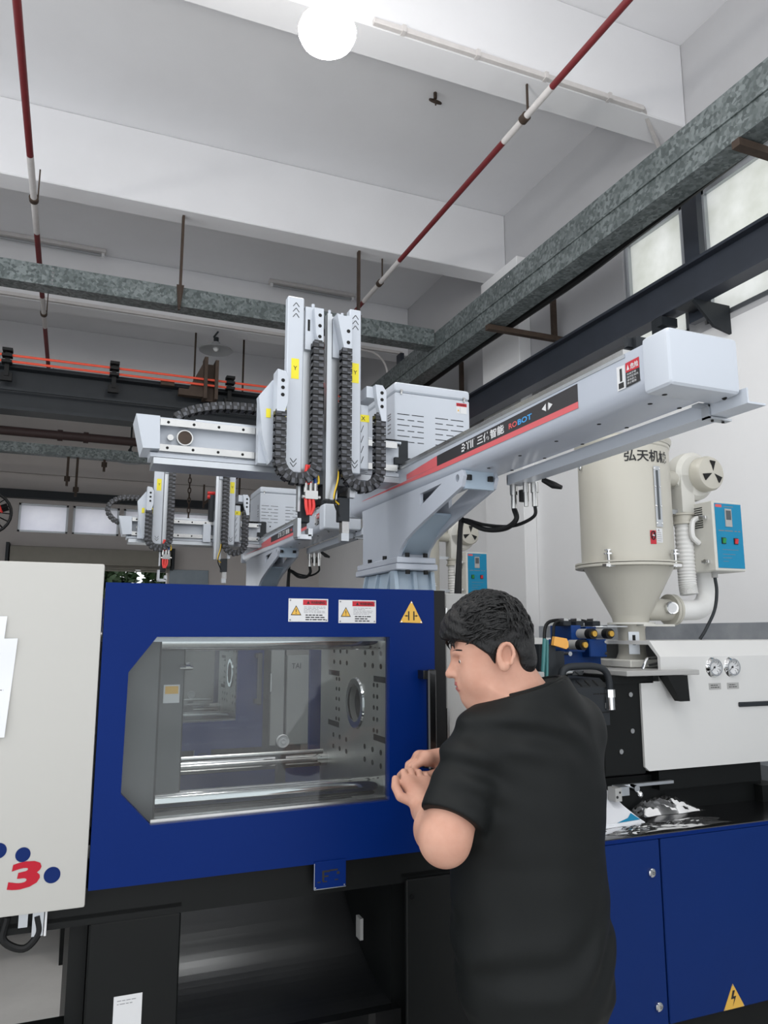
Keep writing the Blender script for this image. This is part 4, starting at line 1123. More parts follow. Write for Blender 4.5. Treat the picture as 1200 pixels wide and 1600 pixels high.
    s = MB().quad((1.323, 2.4992, 2.462), (1.368, 2.4992, 2.462), (1.368, 2.4992, 2.503), (1.323, 2.4992, 2.503))
    s.quad((1.323, 2.4989, 2.490), (1.368, 2.4989, 2.490), (1.368, 2.4989, 2.503), (1.323, 2.4989, 2.503), 1)
    s.text('WARNING', (1.333, 2.4987, 2.4935), (1, 0, 0), V, 0.006, mi=2, bold=0.02, fit=0.03)
    s.add([(1.326, 2.4987, 2.4935), (1.332, 2.4987, 2.4935), (1.329, 2.4987, 2.500)], [(0, 1, 2)], 2)
    s.add([(1.327, 2.4987, 2.470), (1.335, 2.4987, 2.470), (1.331, 2.4987, 2.480)], [(0, 1, 2)], 3)
    s.box(1.3388, 1.3394, 2.4986, 2.499, 2.464, 2.488, mi=4)
    O('warning_label', s, ['label_white', 'label_red', 'ink', 'label_yellow', 'ink_grey'], cb, 'small white sticker with red header')
    for x in (1.09, 1.355):
        O('catch', MB().box(x-0.003, x+0.003, 2.494, 2.50, 2.508, 2.527).cyl((x-0.004, 2.495, 2.522), (x+0.004, 2.495, 2.522), 0.004, n=8), 'steel', cb)
    mk = MB()
    for z in (2.37, 2.385, 2.40, 2.42, 2.43, 2.44): mk.box(1.0645, 1.066, 2.54, 2.57, z-0.002, z+0.002)
    OP('small_vent', mk, 'ink_grey', cb)
    # ---- kick rail along -x
    kx = kick_x0
    kr = O('kick_rail', MB().prism([(2.43, 2.175), (2.53, 2.175), (2.53, 2.305), (2.43, 2.305), (2.43, 2.298), (2.455, 2.29), (2.455, 2.195), (2.43, 2.188)], 'x', kx+0.05, 1.06), 'robot_white')
    for z in (2.288, 2.204):
        rl = O('linear_rail', MB().box(kx+0.075, 1.04, 2.420, 2.4315, z-0.011, z+0.011), 'steel', kr)
        bo = MB()
        for k in range(11): bo.cyl((kx+0.10+0.08*k, 2.4195, z), (kx+0.10+0.08*k, 2.4205, z), 0.0048, n=8)
        OP('rail_bolt', bo, 'dark_hole', kr)
    O('rail_tray', MB().box(kx+0.06, 1.05, 2.425, 2.55, 2.152, 2.172), 'aluminium', kr)
    O('drive_pulley', MB().cyl((kx+0.155, 2.435, 2.246), (kx+0.155, 2.46, 2.246), 0.026, n=24).cyl((kx+0.155, 2.433, 2.246), (kx+0.155, 2.436, 2.246), 0.022, n=24, mi=1).cyl((kx+0.11, 2.435, 2.243), (kx+0.11, 2.46, 2.243), 0.010, n=14), ['steel', 'rust_brown'], kr)  # inner disc coloured dark brown for brass lying in shadow
    O('end_plate', MB().prism([(kx, 2.302), (kx+0.072, 2.302), (kx+0.076, 2.196), (kx+0.025, 2.194)], 'y', 2.405, 2.545), 'robot_white', kr)
    O('chain_shelf', MB().box(kx+0.19, 1.05, 2.46, 2.54, 2.305, 2.318), 'aluminium', kr)
    chain_parts(t, 'kick_chain', [(p[0], Y(p[1]), p[2]) for p in smooth_path(hchain, 8)], 0.045, 0.026, 0.024, (0, 1, 0))
    # ---- vertical arms
    def arm(name, x0, x1, ox, zt, zb, left_bracket):
        ar = O(name, MB().box(x0, x1, 2.318, 2.352, zb, zt, bev=0.003, seg=1), 'robot_white')
        d = MB()
        cx = (x0+x1)/2
        for k in range(3): chev(d, cx, 2.3176, zt-0.028-0.019*k, 1, 0)
        for k in range(2): chev(d, cx, 2.3176, zb+0.026+0.014*k, -1, 0)
        OP('chevron_stroke', d, 'ink', ar)
        tg = MB().quad((cx-0.013, 2.3174, zb+0.315), (cx+0.013, 2.3174, zb+0.315), (cx+0.013, 2.3174, zb+0.385), (cx-0.013, 2.3174, zb+0.385))
        tg.text('Y', (cx-0.006, 2.3171, zb+0.345), (1, 0, 0), V, 0.014, mi=1)
        O('axis_tag', tg, ['tag_yellow', 'ink'], ar, 'yellow tag with letter Y')
        return ar
    # arm one: cover, aluminium back profile, top bracket, loop
    x = a1
    A = arm('vertical_arm', x, x+0.056, 0, 2.737, 2.135, True)
    O('arm_profile', MB().box(x+0.060, x+0.085, 2.335, 2.365, 2.075, 2.70).box(x+0.088, x+0.100, 2.338, 2.36, 2.075, 2.69), 'aluminium', A)
    O('top_bracket', MB().box(x+0.062, x+0.118, 2.322, 2.334, 2.56, 2.71).prism([(x+0.085, 2.70), (x+0.118, 2.70), (x+0.118, 2.572), (x+0.108, 2.572), (x+0.092, 2.61)], 'y', 2.296, 2.322)
        .cyl((x+0.09, 2.33, 2.71), (x+0.09, 2.33, 2.725), 0.006, n=8), 'robot_white', A)
    hb = MB()
    for z in (2.675, 2.638, 2.60): hb.cyl((x+0.105, 2.2952, z), (x+0.105, 2.2962, z), 0.0062, n=12)
    hb.box(x+0.070, x+0.078, 2.3212, 2.3222, 2.625, 2.665)
    OP('bracket_hole', hb, 'dark_hole', A)
    chain_parts(t, 'arm_chain', [(p[0], Y(p[1]), p[2]) for p in ubend(x-0.022, 2.33, x+0.100, 2.585, 2.11, 2.305)], 0.028, 0.036, 0.023, (0, 1, 0))
    sl = O('arm_slide', MB().box(x-0.075, x+0.075, 2.375, 2.412, 2.17, 2.39).prism([(x-0.085, 2.385), (x-0.04, 2.445), (x-0.02, 2.445), (x-0.02, 2.20), (x-0.045, 2.165), (x-0.07, 2.25)], 'y', 2.34, 2.375), 'robot_white', A)
    O('chain_anchor', MB().prism([(x-0.038, 2.465), (x-0.012, 2.46), (x-0.002, 2.44), (x-0.002, 2.36), (x-0.012, 2.325), (x-0.038, 2.325)], 'y', 2.284, 2.340), 'robot_white', A)
    ah = MB()
    for z in (2.428, 2.404, 2.380): ah.cyl((x-0.020, 2.2832, z), (x-0.020, 2.2842, z), 0.0062, n=12)
    OP('anchor_hole', ah, 'dark_hole', A)
    OP('slide_tag', MB().box(x-0.06, x-0.045, 2.338, 2.3395, 2.315, 2.345).box(x+0.0, x-0.006, 2.315, 2.3175, 2.315, 2.345), 'tag_yellow', A)
    # wrist and gripper of arm one
    gx = x+0.075
    g = O('sprue_gripper', MB().box(gx-0.02, gx+0.012, 2.32, 2.355, 1.975, 2.12, bev=0.002, seg=1).box(gx-0.028, gx-0.02, 2.322, 2.345, 2.01, 2.10, mi=1)
        .box(gx-0.034, gx-0.022, 2.30, 2.35, 1.925, 1.985, mi=1).box(gx+0.005, gx+0.02, 2.31, 2.35, 1.93, 1.955, mi=1).box(gx-0.03, gx+0.016, 2.31, 2.35, 1.92, 1.935, mi=1), ['steel_dark', 'aluminium'], A)
    O('fittings', MB().box(gx-0.012, gx+0.030, 2.292, 2.318, 2.048, 2.075).cyl((gx-0.008, 2.30, 2.07), (gx-0.008, 2.30, 2.10), 0.007, n=10).cyl((gx+0.008, 2.30, 2.07), (gx+0.008, 2.30, 2.10), 0.007, n=10)
        .cyl((gx+0.024, 2.30, 2.07), (gx+0.024, 2.30, 2.10), 0.007, n=10).cyl((gx-0.02, 2.30, 2.055), (gx+0.04, 2.30, 2.055), 0.006, n=10), 'steel', g)
    rd = MB()
    for dx in (-0.008, 0.004, 0.016):
        rd.tube(smooth_path([(gx+dx, 2.30, 2.05), (gx+dx, 2.292, 2.02), (gx+dx*0.3, 2.29, 1.995)], 5), 0.0055, n=8)
    rd.tube(smooth_path([(gx-0.004, 2.305, 2.16), (gx-0.008, 2.30, 2.13), (gx-0.004, 2.30, 2.095)], 5), 0.0065, n=8)
    rd.tube(smooth_path([(gx+0.004, 2.305, 2.16), (gx+0.006, 2.30, 2.13), (gx+0.006, 2.30, 2.095)], 5), 0.0055, n=8)
    OP('air_line', rd, 'wire_red', g, 'red air line')
    O('blue_air_line', MB().tube(smooth_path([(gx+0.012, 2.31, 2.155), (gx+0.022, 2.31, 2.13), (gx+0.024, 2.30, 2.098)], 5), 0.005), 'wire_blue', g)
    O('yellow_wire', MB().tube(smooth_path([(gx+0.014, 2.31, 2.155), (gx+0.032, 2.305, 2.13), (gx+0.036, 2.305, 2.105), (gx+0.028, 2.30, 2.10)], 5), 0.0035), 'wire_yellow', g)
    # arm two, mirrored
    x = 0.82+adx2
    B = arm('vertical_arm', x, x+0.042, 0, 2.727, 2.148, False)
    O('arm_profile', MB().box(x-0.074, x-0.058, 2.335, 2.365, 2.06, 2.705).box(x-0.055, x-0.030, 2.345, 2.37, 2.06, 2.70), 'aluminium', B)
    O('top_bracket', MB().prism([(x-0.055, 2.69), (x-0.028, 2.685), (x-0.002, 2.69), (x-0.002, 2.585), (x-0.006, 2.565), (x-0.028, 2.565)], 'y', 2.29, 2.345).box(x-0.055, x-0.028, 2.335, 2.35, 2.55, 2.69)
        .cyl((x-0.066, 2.34, 2.70), (x-0.066, 2.34, 2.718), 0.005, n=8).cyl((x-0.02, 2.34, 2.70), (x-0.02, 2.34, 2.715), 0.005, n=8), 'robot_white', B)
    hb = MB()
    for z in (2.632, 2.592): hb.cyl((x-0.014, 2.2892, z), (x-0.014, 2.2902, z), 0.0065, n=12)
    OP('bracket_hole', hb, 'dark_hole', B)
    chain_parts(t, 'arm_chain', [(p[0], Y(p[1]), p[2]) for p in ubend(x-0.018, 2.57, x+0.104, 2.36, 2.10, 2.305)], 0.028, 0.036, 0.023, (0, 1, 0))
    O('arm_slide', MB().box(x-0.07, x+0.09, 2.375, 2.412, 2.17, 2.36).box(x+0.046, x+0.078, 2.335, 2.36, 2.17, 2.395, bev=0.003, seg=1), 'robot_white', B)
    O('x_tag', MB().quad((x+0.042, 2.3345, 2.335), (x+0.079, 2.3345, 2.335), (x+0.079, 2.3345, 2.360), (x+0.042, 2.3345, 2.360)).text('X', (x+0.05, 2.3343, 2.340), (1, 0, 0), V, 0.014, mi=1), ['tag_yellow', 'ink'], B, 'yellow tag with letter X')
    sl = MB()
    for k in range(4): sl.obox((x+0.054, 2.3345, 2.31-0.036*k), Vector((0.35, 0, 0.94)), (0, 1, 0), Vector((-0.94, 0, 0.35)), 0.013, 0.0006, 0.001)
    OP('slide_slot', sl, 'ink', B)
    O('chain_anchor', MB().prism([(x+0.082, 2.455), (x+0.108, 2.455), (x+0.122, 2.435), (x+0.122, 2.33), (x+0.106, 2.33), (x+0.090, 2.39)], 'y', 2.284, 2.31).box(x+0.06, x+0.10, 2.31, 2.40, 2.415, 2.455), 'robot_white', B)
    ah = MB()
    for z in (2.428, 2.404, 2.380): ah.cyl((x+0.106, 2.2832, z), (x+0.106, 2.2842, z), 0.0062, n=12)
    OP('anchor_hole', ah, 'dark_hole', B)
    gx = x-0.010
    g = O('part_gripper', MB().box(gx-0.022, gx+0.016, 2.32, 2.35, 1.985, 2.065, bev=0.002, seg=1).box(gx-0.012, gx+0.012, 2.315, 2.345, 1.945, 1.985, mi=1)
        .box(gx-0.016, gx+0.010, 2.31, 2.34, 1.920, 1.945, mi=2).box(gx+0.012, gx+0.030, 2.31, 2.33, 2.065, 2.105, mi=2), ['steel_dark', 'steel', 'aluminium'], B)
    O('sensor_wires', MB().tube(smooth_path([(gx-0.02, 2.33, 2.17), (gx-0.03, 2.31, 2.12), (gx-0.045, 2.305, 2.06), (gx-0.024, 2.315, 2.04)], 5), 0.003), 'wire_yellow', g)
    O('sensor_wires', MB().tube(smooth_path([(gx-0.018, 2.33, 2.17), (gx-0.027, 2.31, 2.12), (gx-0.043, 2.305, 2.05), (gx-0.022, 2.315, 2.0)], 5), 0.003), 'black_rubber', g)
    O('drive_motor', MB().box(0.735, 0.80, 2.40, 2.47, 2.30, 2.46).cyl((0.72, 2.42, 2.45), (0.80, 2.42, 2.45), 0.012, n=8, mi=1).cyl((0.72, 2.42, 2.475), (0.80, 2.42, 2.475), 0.010, n=8, mi=1).box(0.70, 0.745, 2.40, 2.46, 2.17, 2.28, mi=2), ['steel_dark', 'wire_red', 'robot_white'])
    return t
build_robot(0.0, 0.602, 0.146, [(0.275, 2.50, 2.325), (0.305, 2.50, 2.345), (0.36, 2.50, 2.366), (0.44, 2.50, 2.382), (0.56, 2.50, 2.386)],
            'large white take-out robot with black cable chains on the front machine')
build_robot(2.2, 0.395, 0.215, [(0.245, 2.50, 2.27), (0.19, 2.50, 2.29), (0.155, 2.50, 2.34), (0.17, 2.50, 2.39), (0.235, 2.50, 2.425), (0.33, 2.50, 2.43)],
            'smaller-looking white take-out robot further back on the second machine', adx2=0.01)

# ================================================================== HOPPER DRYER
def build_dryer(label):
    CX, CY = 2.151, 2.55
    t = thing('hopper_dryer', label, 'dryer', (CX, CY, 1.49), 'hopper dryers')
    R = 0.188
    face = math.atan2(-CY, -CX)      # direction from the drum towards the viewer's side
    def on(ang, z, r=R):
        a = face+ang
        return Vector((CX+r*math.cos(a), CY+r*math.sin(a), z))
    drum = obj('drum', MB().lathe([(R, 1.905), (R, 2.385), (R+0.004, 2.39), (R+0.004, 2.402), (R, 2.405)], (CX, CY, 0), n=56), 'cream', t)
    obj('lid', MB().lathe([(R+0.006, 2.402), (R+0.012, 2.415), (R+0.012, 2.425), (R-0.01, 2.437), (0.1, 2.455), (0, 2.46)], (CX, CY, 0), n=56), 'cream', t)
    obj('flange', MB().lathe([(R, 1.905), (R+0.028, 1.905), (R+0.028, 1.912), (R, 1.912)], (CX, CY, 0), n=56).lathe([(R-0.004, 1.890), (R+0.028, 1.892), (R+0.028, 1.902), (R, 1.904)], (CX, CY, 0), n=56), 'cream', t)
    cone = obj('cone', MB().lathe([(R-0.005, 1.895), (0.082, 1.70), (0.075, 1.685), (0.072, 1.668)], (CX, CY, 0), n=48), 'cream', t)
    obj('gate_plate', MB().lathe([(0.0, 1.668), (0.095, 1.668), (0.095, 1.660), (0.0, 1.660)], (CX, CY, 0), n=32).box(CX-0.02, CX+0.14, CY-0.10, CY-0.03, 1.652, 1.660), 'cream_light', t)
    obj('slide_gate', MB().box(CX-0.16, CX-0.06, CY-0.05, CY+0.05, 1.648, 1.654).box(CX-0.20, CX-0.155, CY-0.012, CY+0.012, 1.646, 1.656, bev=0.003, seg=1), 'chrome', t)
    th = obj('throat', MB().lathe([(0.062, 1.66), (0.055, 1.64), (0.055, 1.545), (0.066, 1.52), (0.0, 1.52)], (CX, CY, 0), n=28), 'cream', t)
    obj('throat_base', MB().box(CX-0.12, CX+0.10, CY-0.13, CY+0.10, 1.490, 1.520, bev=0.004, seg=1), 'cream_light', t)
    c = on(0.15, 1.585, 0.0555); u = Vector((-math.sin(face+0.15), math.cos(face+0.15), 0)); n = Vector((math.cos(face+0.15), math.sin(face+0.15), 0))
    obj('throat_window', MB().obox(c, u, (0, 0, 1), n, 0.021, 0.045, 0.004).obox(c+n*0.004+Vector((0, 0, 0.012)), u, (0, 0, 1), n, 0.006, 0.02, 0.001, mi=1), ['aluminium', 'dark_hole'], th)
    # sight glass up the side of the drum
    def strip(a0, a1, z0, z1, r, mi, mb, n=6):
        vs = []; fs = []
        for i in range(n+1):
            a = a0+(a1-a0)*i/n
            vs += [on(a, z0, r), on(a, z1, r)]
        for i in range(n): fs.append((2*i, 2*i+2, 2*i+3, 2*i+1))
        return mb.add(vs, fs, mi)
    sg = strip(0.66, 0.84, 2.045, 2.295, R+0.0035, 0, MB())
    strip(0.72, 0.775, 2.075, 2.278, R+0.005, 1, sg)
    for a in (0.685, 0.815):
        for z in (2.06, 2.13, 2.21, 2.285): sg.ball(on(a, z, R+0.004), 0.004, n=8, m=5, mi=2)
    obj('sight_glass', sg, ['aluminium', 'display_grey', 'chrome'], drum)
    def wrap(a0, z0):
        return lambda x, y, d: on(a0+x/R, z0+y, R+0.0012+d)
    obj('lettering', MB().text('弘天机械', (0, 0, 0), (1, 0, 0), (0, 0, 1), 0.05, bold=0.018, fit=0.205, wrap=wrap(0.03, 2.312)), 'ink', drum, label='large black maker characters')
    nt = strip(0.50, 0.64, 1.975, 2.030, R+0.0015, 0, MB())
    strip(0.655, 0.82, 1.982, 2.040, R+0.0015, 1, nt)
    ring = [on(0.57+0.055*math.cos(a)*0.9, 2.01+0.0135*math.sin(a)*1.2, R+0.003) for a in [2*math.pi*i/20 for i in range(21)]]
    nt.tube(ring, 0.0022, n=5, mi=2)
    nt.tube([on(0.54, 1.999, R+0.003), on(0.60, 2.021, R+0.003)], 0.002, n=5, mi=2)
    nt.tube([on(0.555, 2.012, R+0.0025), on(0.59, 2.008, R+0.0025)], 0.004, n=5, mi=1)
    rnd = random.Random(5)
    for i in range(5):
        z = 2.020-0.008*i
        strip(0.67, 0.67+rnd.uniform(0.06, 0.13), z, z+0.0018, R+0.0022, 3, nt, 2)
    nt.text('A', (0, 0, 0), (1, 0, 0), (0, 0, 1), 0.010, mi=2, wrap=wrap(0.69, 2.026))
    obj('caution_label', nt, ['label_red', 'label_white', 'ink', 'ink_grey'], drum, label='red and white do-not-touch sticker')
    # latches and clamps
    for a, z in ((-1.1, 2.335),):
        c = on(a, z, R+0.006)
        obj('latch', MB().ball(c, (0.010, 0.010, 0.03), n=10, m=6).tube([c+Vector((0, 0, 0.02)), c+Vector((0, 0, 0.05))], 0.004, n=6), 'chrome', drum)
    for a in (-0.35, 1.05):
        c = on(a, 1.905, R+0.022)
        obj('clamp', MB().cyl(c+Vector((0, 0, -0.02)), c+Vector((0, 0, 0.045)), 0.006, n=8).cyl(c+Vector((0, 0, 0.03)), c+Vector((0, 0, 0.036)), 0.018, n=12).cyl(c+Vector((0, 0, 0.045)), c+Vector((0, 0, 0.05)), 0.014, n=12)
            .box(c.x-0.022, c.x+0.022, c.y-0.012, c.y+0.012, 1.886, 1.897), 'chrome', drum)
    # blower
    bc = Vector((2.565, 2.56, 2.315))
    volute = []
    for i in range(25):
        a = -math.pi/2+2*math.pi*i/24*0.86
        volute.append((bc.x-0.02+(0.102+0.012*i/24)*math.cos(a+math.pi), bc.z+(0.102+0.012*i/24)*math.sin(a+math.pi)))
    bl = obj('blower_housing', MB().lathe([(0.0, 0.045), (0.09, 0.045), (0.108, 0.03), (0.112, 0.0), (0.108, -0.03), (0.09, -0.045), (0.0, -0.045)], (bc.x-0.035, bc.y, bc.z), axis=(0, 1, 0), n=40)
        .box(2.435, 2.51, 2.515, 2.60, 2.145, 2.32, bev=0.008), 'cream_light', t)
    obj('blower_inlet', MB().lathe([(0.078, 0.0), (0.078, -0.045), (0.070, -0.058), (0.03, -0.066), (0.0, -0.068)], (bc.x-0.005, bc.y-0.04, bc.z+0.005), axis=(0, 1, 0), n=36), 'cream', bl)
    sp = MB()
    for k in range(3):
        a = math.radians(205+120*k)
        ic = Vector((bc.x-0.005, bc.y-0.1115, bc.z+0.005))
        p = [ic+Vector((math.cos(a+s)*r, 0.002+r*0.055, math.sin(a+s)*r)) for s, r in ((0, 0.008), (-0.28, 0.056), (0.28, 0.056))]
        sp.add([q for q in p]+[q+Vector((0, 0.004, 0)) for q in p], [(0, 1, 2), (3, 5, 4), (0, 3, 4, 1), (1, 4, 5, 2), (2, 5, 3, 0)])
    pieces('inlet_opening', sp, 'dark_hole', bl)
    obj('outlet_flange', MB().lathe([(0.03, 0), (0.05, 0), (0.05, 0.008), (0.03, 0.008)], (2.472, 2.555, 2.137), n=20).lathe([(0.042, 0.008), (0.042, -0.03), (0.05, -0.03), (0.05, -0.04), (0.03, -0.04)], (2.472, 2.555, 2.137), n=20), 'cream', bl)
    obj('blower_duct', MB().cyl((2.33, 2.55, 2.30), (2.48, 2.56, 2.30), 0.035, n=16), 'cream', bl)
    # ribbed hose down and round into the cone
    path = smooth_path([(2.472, 2.555, 2.10), (2.472, 2.555, 1.95), (2.474, 2.555, 1.84), (2.476, 2.55, 1.79)], 16)
    obj('ribbed_hose', MB().tube(path, [0.036+(0.0035 if i % 2 else 0) for i in range(len(path))], n=18), 'hose_white', t)
    obj('elbow_pipe', MB().tube(smooth_path([(2.585, 2.56, 1.90), (2.585, 2.56, 1.80), (2.565, 2.555, 1.755), (2.52, 2.55, 1.728), (2.46, 2.54, 1.722), (2.34, 2.53, 1.722)], 6), 0.043, n=20), 'hose_white', t)
    obj('inlet_pipe', MB().cyl((2.16, 2.53, 1.722), (2.345, 2.53, 1.722), 0.046, n=24), 'cream', t)
    obj('pipe_flange', MB().cyl((2.335, 2.53, 1.722), (2.35, 2.53, 1.722), 0.066, n=28).cyl((2.352, 2.53, 1.722), (2.365, 2.53, 1.722), 0.066, n=28), 'cream', t)
    obj('thermometer', MB().lathe([(0.0, -0.016), (0.022, -0.016), (0.026, -0.018), (0.028, -0.010), (0.026, 0.0)], (2.30, 2.478, 1.728), axis=(0.25, 1, 0), n=24).lathe([(0.0, -0.0165), (0.020, -0.0165)], (2.30, 2.478, 1.728), axis=(0.25, 1, 0), n=24, mi=1)
        .cyl((2.30, 2.48, 1.728), (2.30, 2.50, 1.724), 0.008, n=8), ['chrome', 'label_white'], t)
    # control box
    bx = obj('control_box', MB().box(2.50, 2.668, 2.414, 2.556, 1.885, 2.185, bev=0.004, seg=1), 'cream_light', t)
    f = MB().box(2.512, 2.660, 2.4115, 2.414, 1.897, 2.175)
    f.box(2.565, 2.602, 2.4085, 2.4115, 2.075, 2.153, mi=1).box(2.570, 2.597, 2.4075, 2.4085, 2.105, 2.145, mi=2)
    f.box(2.515, 2.55, 2.411, 2.4115, 2.158, 2.170, mi=3).box(2.515+0.045, 2.615, 2.411, 2.4115, 2.161, 2.164, mi=4)
    for x0, w in ((2.525, .03), (2.56, .045), (2.615, .012), (2.635, .012)): f.box(x0, x0+w, 2.411, 2.4115, 2.055, 2.059, mi=4)
    for z, w in ((1.975, .09), (1.955, .07), (1.94, .05), (1.925, .03)): f.box(2.54, 2.54+w, 2.411, 2.4115, z, z+0.0015, mi=4)
    panel = obj('control_panel', f, ['panel_cyan', 'panel_grey', 'display_grey', 'print_red', 'ink_grey'], bx, label='bright cyan control panel face')
    for x, mm in ((2.548, 'button_green'), (2.617, 'button_red')):
        obj('rocker_switch', MB().box(x-0.011, x+0.011, 2.408, 2.4115, 2.0, 2.027, mi=1).obox((x, 2.407, 2.0135), (1, 0, 0), (0, 1, 0.25), (0, -0.25, 1), 0.008, 0.003, 0.010), [mm, 'ink'], bx)
    vs = MB()
    for k in range(10): vs.box(2.4985, 2.5005, 2.47, 2.515, 2.075+0.0095*k, 2.079+0.0095*k)
    pieces('vent_slot', vs, 'dark_hole', bx)
    for z in (2.115, 1.925):
        obj('box_catch', MB().cyl((2.50, 2.452, z), (2.475, 2.452, z), 0.010, n=12).box(2.476, 2.484, 2.435, 2.47, z-0.006, z+0.006), 'chrome', bx)
    obj('box_bracket', MB().box(2.30, 2.52, 2.545, 2.555, 2.14, 2.16).box(2.30, 2.52, 2.545, 2.555, 1.91, 1.93).box(2.30, 2.31, 2.545, 2.555, 1.91, 2.16), 'aluminium', t)
    obj('box_conduit', MB().tube(smooth_path([(2.50, 2.50, 2.12), (2.47, 2.50, 2.10), (2.465, 2.50, 2.04), (2.50, 2.50, 2.01)], 5), 0.012), 'hose_white', t)
    obj('cable_gland', MB().cyl((2.545, 2.47, 1.885), (2.545, 2.47, 1.860), 0.013, n=10), 'panel_grey', bx)
    obj('power_lead', MB().tube(smooth_path([(2.545, 2.47, 1.865), (2.54, 2.46, 1.80), (2.51, 2.45, 1.72), (2.455, 2.45, 1.64), (2.43, 2.46, 1.60)], 6), 0.007), 'steel_dark', t)
    return t
dryer1 = build_dryer('cream hopper dryer on the front machine with black characters on its drum')
dryer2 = copy_tree(dryer1)
dryer2.location = (dryer1.location.x, dryer1.location.y+2.2, dryer1.location.z)
dryer2['label'] = 'second cream hopper dryer further back, half hidden behind the robot pedestal'

# ================================================================== LOOSE THINGS
# sheet of paper taped to the clamp cover
def paper_sheet():
    m = MB()
    nx, nz = 8, 16
    x0, x1, z0, z1 = -0.36, -0.118, 1.376, 1.664
    def pos(i, j):
        u = i/nx; v = j/nz
        x = x0+(x1-x0)*u - 0.016*(1-v)*u
        y = 2.0835-0.0005-0.012*max(0, u-0.55)*math.sin(v*5.0+0.5)**2-0.02*max(0, 0.25-v)*u
        return (x, y, z0+(z1-z0)*v-0.004*(1-u))
    vs = [pos(i, j) for j in range(nz+1) for i in range(nx+1)]
    fs = [(j*(nx+1)+i, j*(nx+1)+i+1, (j+1)*(nx+1)+i+1, (j+1)*(nx+1)+i) for j in range(nz) for i in range(nx) if not (i == nx-1 and j >= nz-3)]
    m.add(vs, fs)
    rnd = random.Random(11)
    for v in (0.95, 0.93, 0.90, 0.86, 0.845, 0.83, 0.79, 0.775, 0.76, 0.68, 0.59, 0.38, 0.36, 0.31, 0.28, 0.25):
        z = z0+(z1-z0)*v
        x = x0+0.02
        end = x1-rnd.uniform(0.016, 0.05)-(0.03 if v > 0.8 else 0)
        while x < end:
            w = rnd.uniform(0.004, 0.012)
            m.quad((x, 2.0815, z), (min(end, x+w), 2.0815-0.003*max(0, (x-x0)/(x1-x0)-0.6), z), (min(end, x+w), 2.0815-0.003*max(0, (x-x0)/(x1-x0)-0.6), z+0.0022), (x, 2.0815, z+0.0022), 1)
            x += w+0.002
    o = obj('paper_sheet', m, ['paper', 'ink_grey'], label='white printed sheet of paper taped to the white cover', cat='paper')
    m2 = MB().add([(x1-0.030, 2.0815, z1), (x1-0.028, 2.079, z1-0.056), (x1, 2.077, z1-0.058), (x1-0.001, 2.08, z1-0.055)], [(0, 1, 2), (0, 2, 3)])
    return o
paper_sheet()
# booklet lying on the bed behind the man
t = thing('booklet', 'white booklet with a blue corner propped on the black machine bed', 'booklet', (1.75, 2.27, 0.968))
bk = MB()
for k in range(3):
    z = 0.004*k
    q = [(1.66, 2.20+0.003*k, 0.971+z), (1.885-0.008*k, 2.215, 0.973+z), (1.85, 2.28, 1.008+z), (1.815, 2.345, 1.066+z), (1.60, 2.345, 1.070+z), (1.63, 2.28, 1.006+z)]
    bk.add(q+[(a, b, c+0.003) for a, b, c in q], [(0, 1, 2, 5), (5, 2, 3, 4), (6, 11, 8, 7), (11, 10, 9, 8), (0, 6, 7, 1), (1, 7, 8, 2), (2, 8, 9, 3), (3, 9, 10, 4), (4, 10, 11, 5), (5, 11, 6, 0)])
obj('pages', bk, 'paper', t)
obj('blue_corner', MB().add([(1.76, 2.2085, 0.9845), (1.866, 2.2155, 0.9865), (1.850, 2.245, 1.0025), (1.82, 2.225, 0.9925)], [(0, 1, 2, 3)]), 'panel_cyan', t)

# crumpled clear plastic bag and a film sheet on the bed
def film(name, cx, cy, z, rx, ry, h, label, cat, seed, nu=26, nv=16):
    rnd = np.random.RandomState(seed)
    ph = rnd.uniform(0, 6.28, (10,)); kx = rnd.uniform(2, 9, (10,)); ky = rnd.uniform(2, 9, (10,))
    m = MB(); vs = []
    for j in range(nv+1):
        for i in range(nu+1):
            u = i/nu*2-1; v = j/nv*2-1
            f = max(0.0, 1-(u*u)**1.2)*max(0.0, 1-v*v)
            b = sum(abs(math.sin(kx[k]*u+ky[k]*v+ph[k])) for k in range(10))/10
            vs.append((cx+rx*u+0.08*rx*math.sin(5*v+ph[0]), cy+ry*v+0.1*ry*math.sin(6*u+ph[1]), z+0.001+h*f*b))
    fs = [(j*(nu+1)+i, j*(nu+1)+i+1, (j+1)*(nu+1)+i+1, (j+1)*(nu+1)+i) for j in range(nv) for i in range(nu)]
    m.add(vs, fs)
    return obj(name, m, 'plastic_film', label=label, cat=cat, ang=12)
film('plastic_bag', 2.07, 2.345, 0.968, 0.16, 0.05, 0.075, 'crumpled clear plastic bag lying under the white injection cover', 'bag', 4)
film('protective_film', 1.93, 2.175, 0.968, 0.25, 0.05, 0.012, 'peeling clear protective film on the front of the black bed', 'film', 9, nu=40)

# ================================================================== PERSON
mat('skin', (198, 154, 134), 0.55, var=0.10, scale=14, rgb2=(184, 136, 116), spec=0.3)
mat('lips', (164, 96, 90), 0.45)
mat('hair', (7, 7, 8), 0.45, spec=0.4, bump=0.5, bscale=260, stretch=(1, 1, 0.35))
mat('eye_white', (225, 222, 218), 0.3)
mat('shirt', (15, 18, 18), 0.6, var=0.1, scale=30, spec=0.22)
mat('trousers', (14, 15, 17), 0.7, spec=0.2)
mat('shoe', (24, 24, 25), 0.5)
MATS['skin'].node_tree.nodes['Principled BSDF'].inputs['Subsurface Weight'].default_value = 0.12
MATS['skin'].node_tree.nodes['Principled BSDF'].inputs['Subsurface Radius'].default_value = (0.012, 0.005, 0.003)

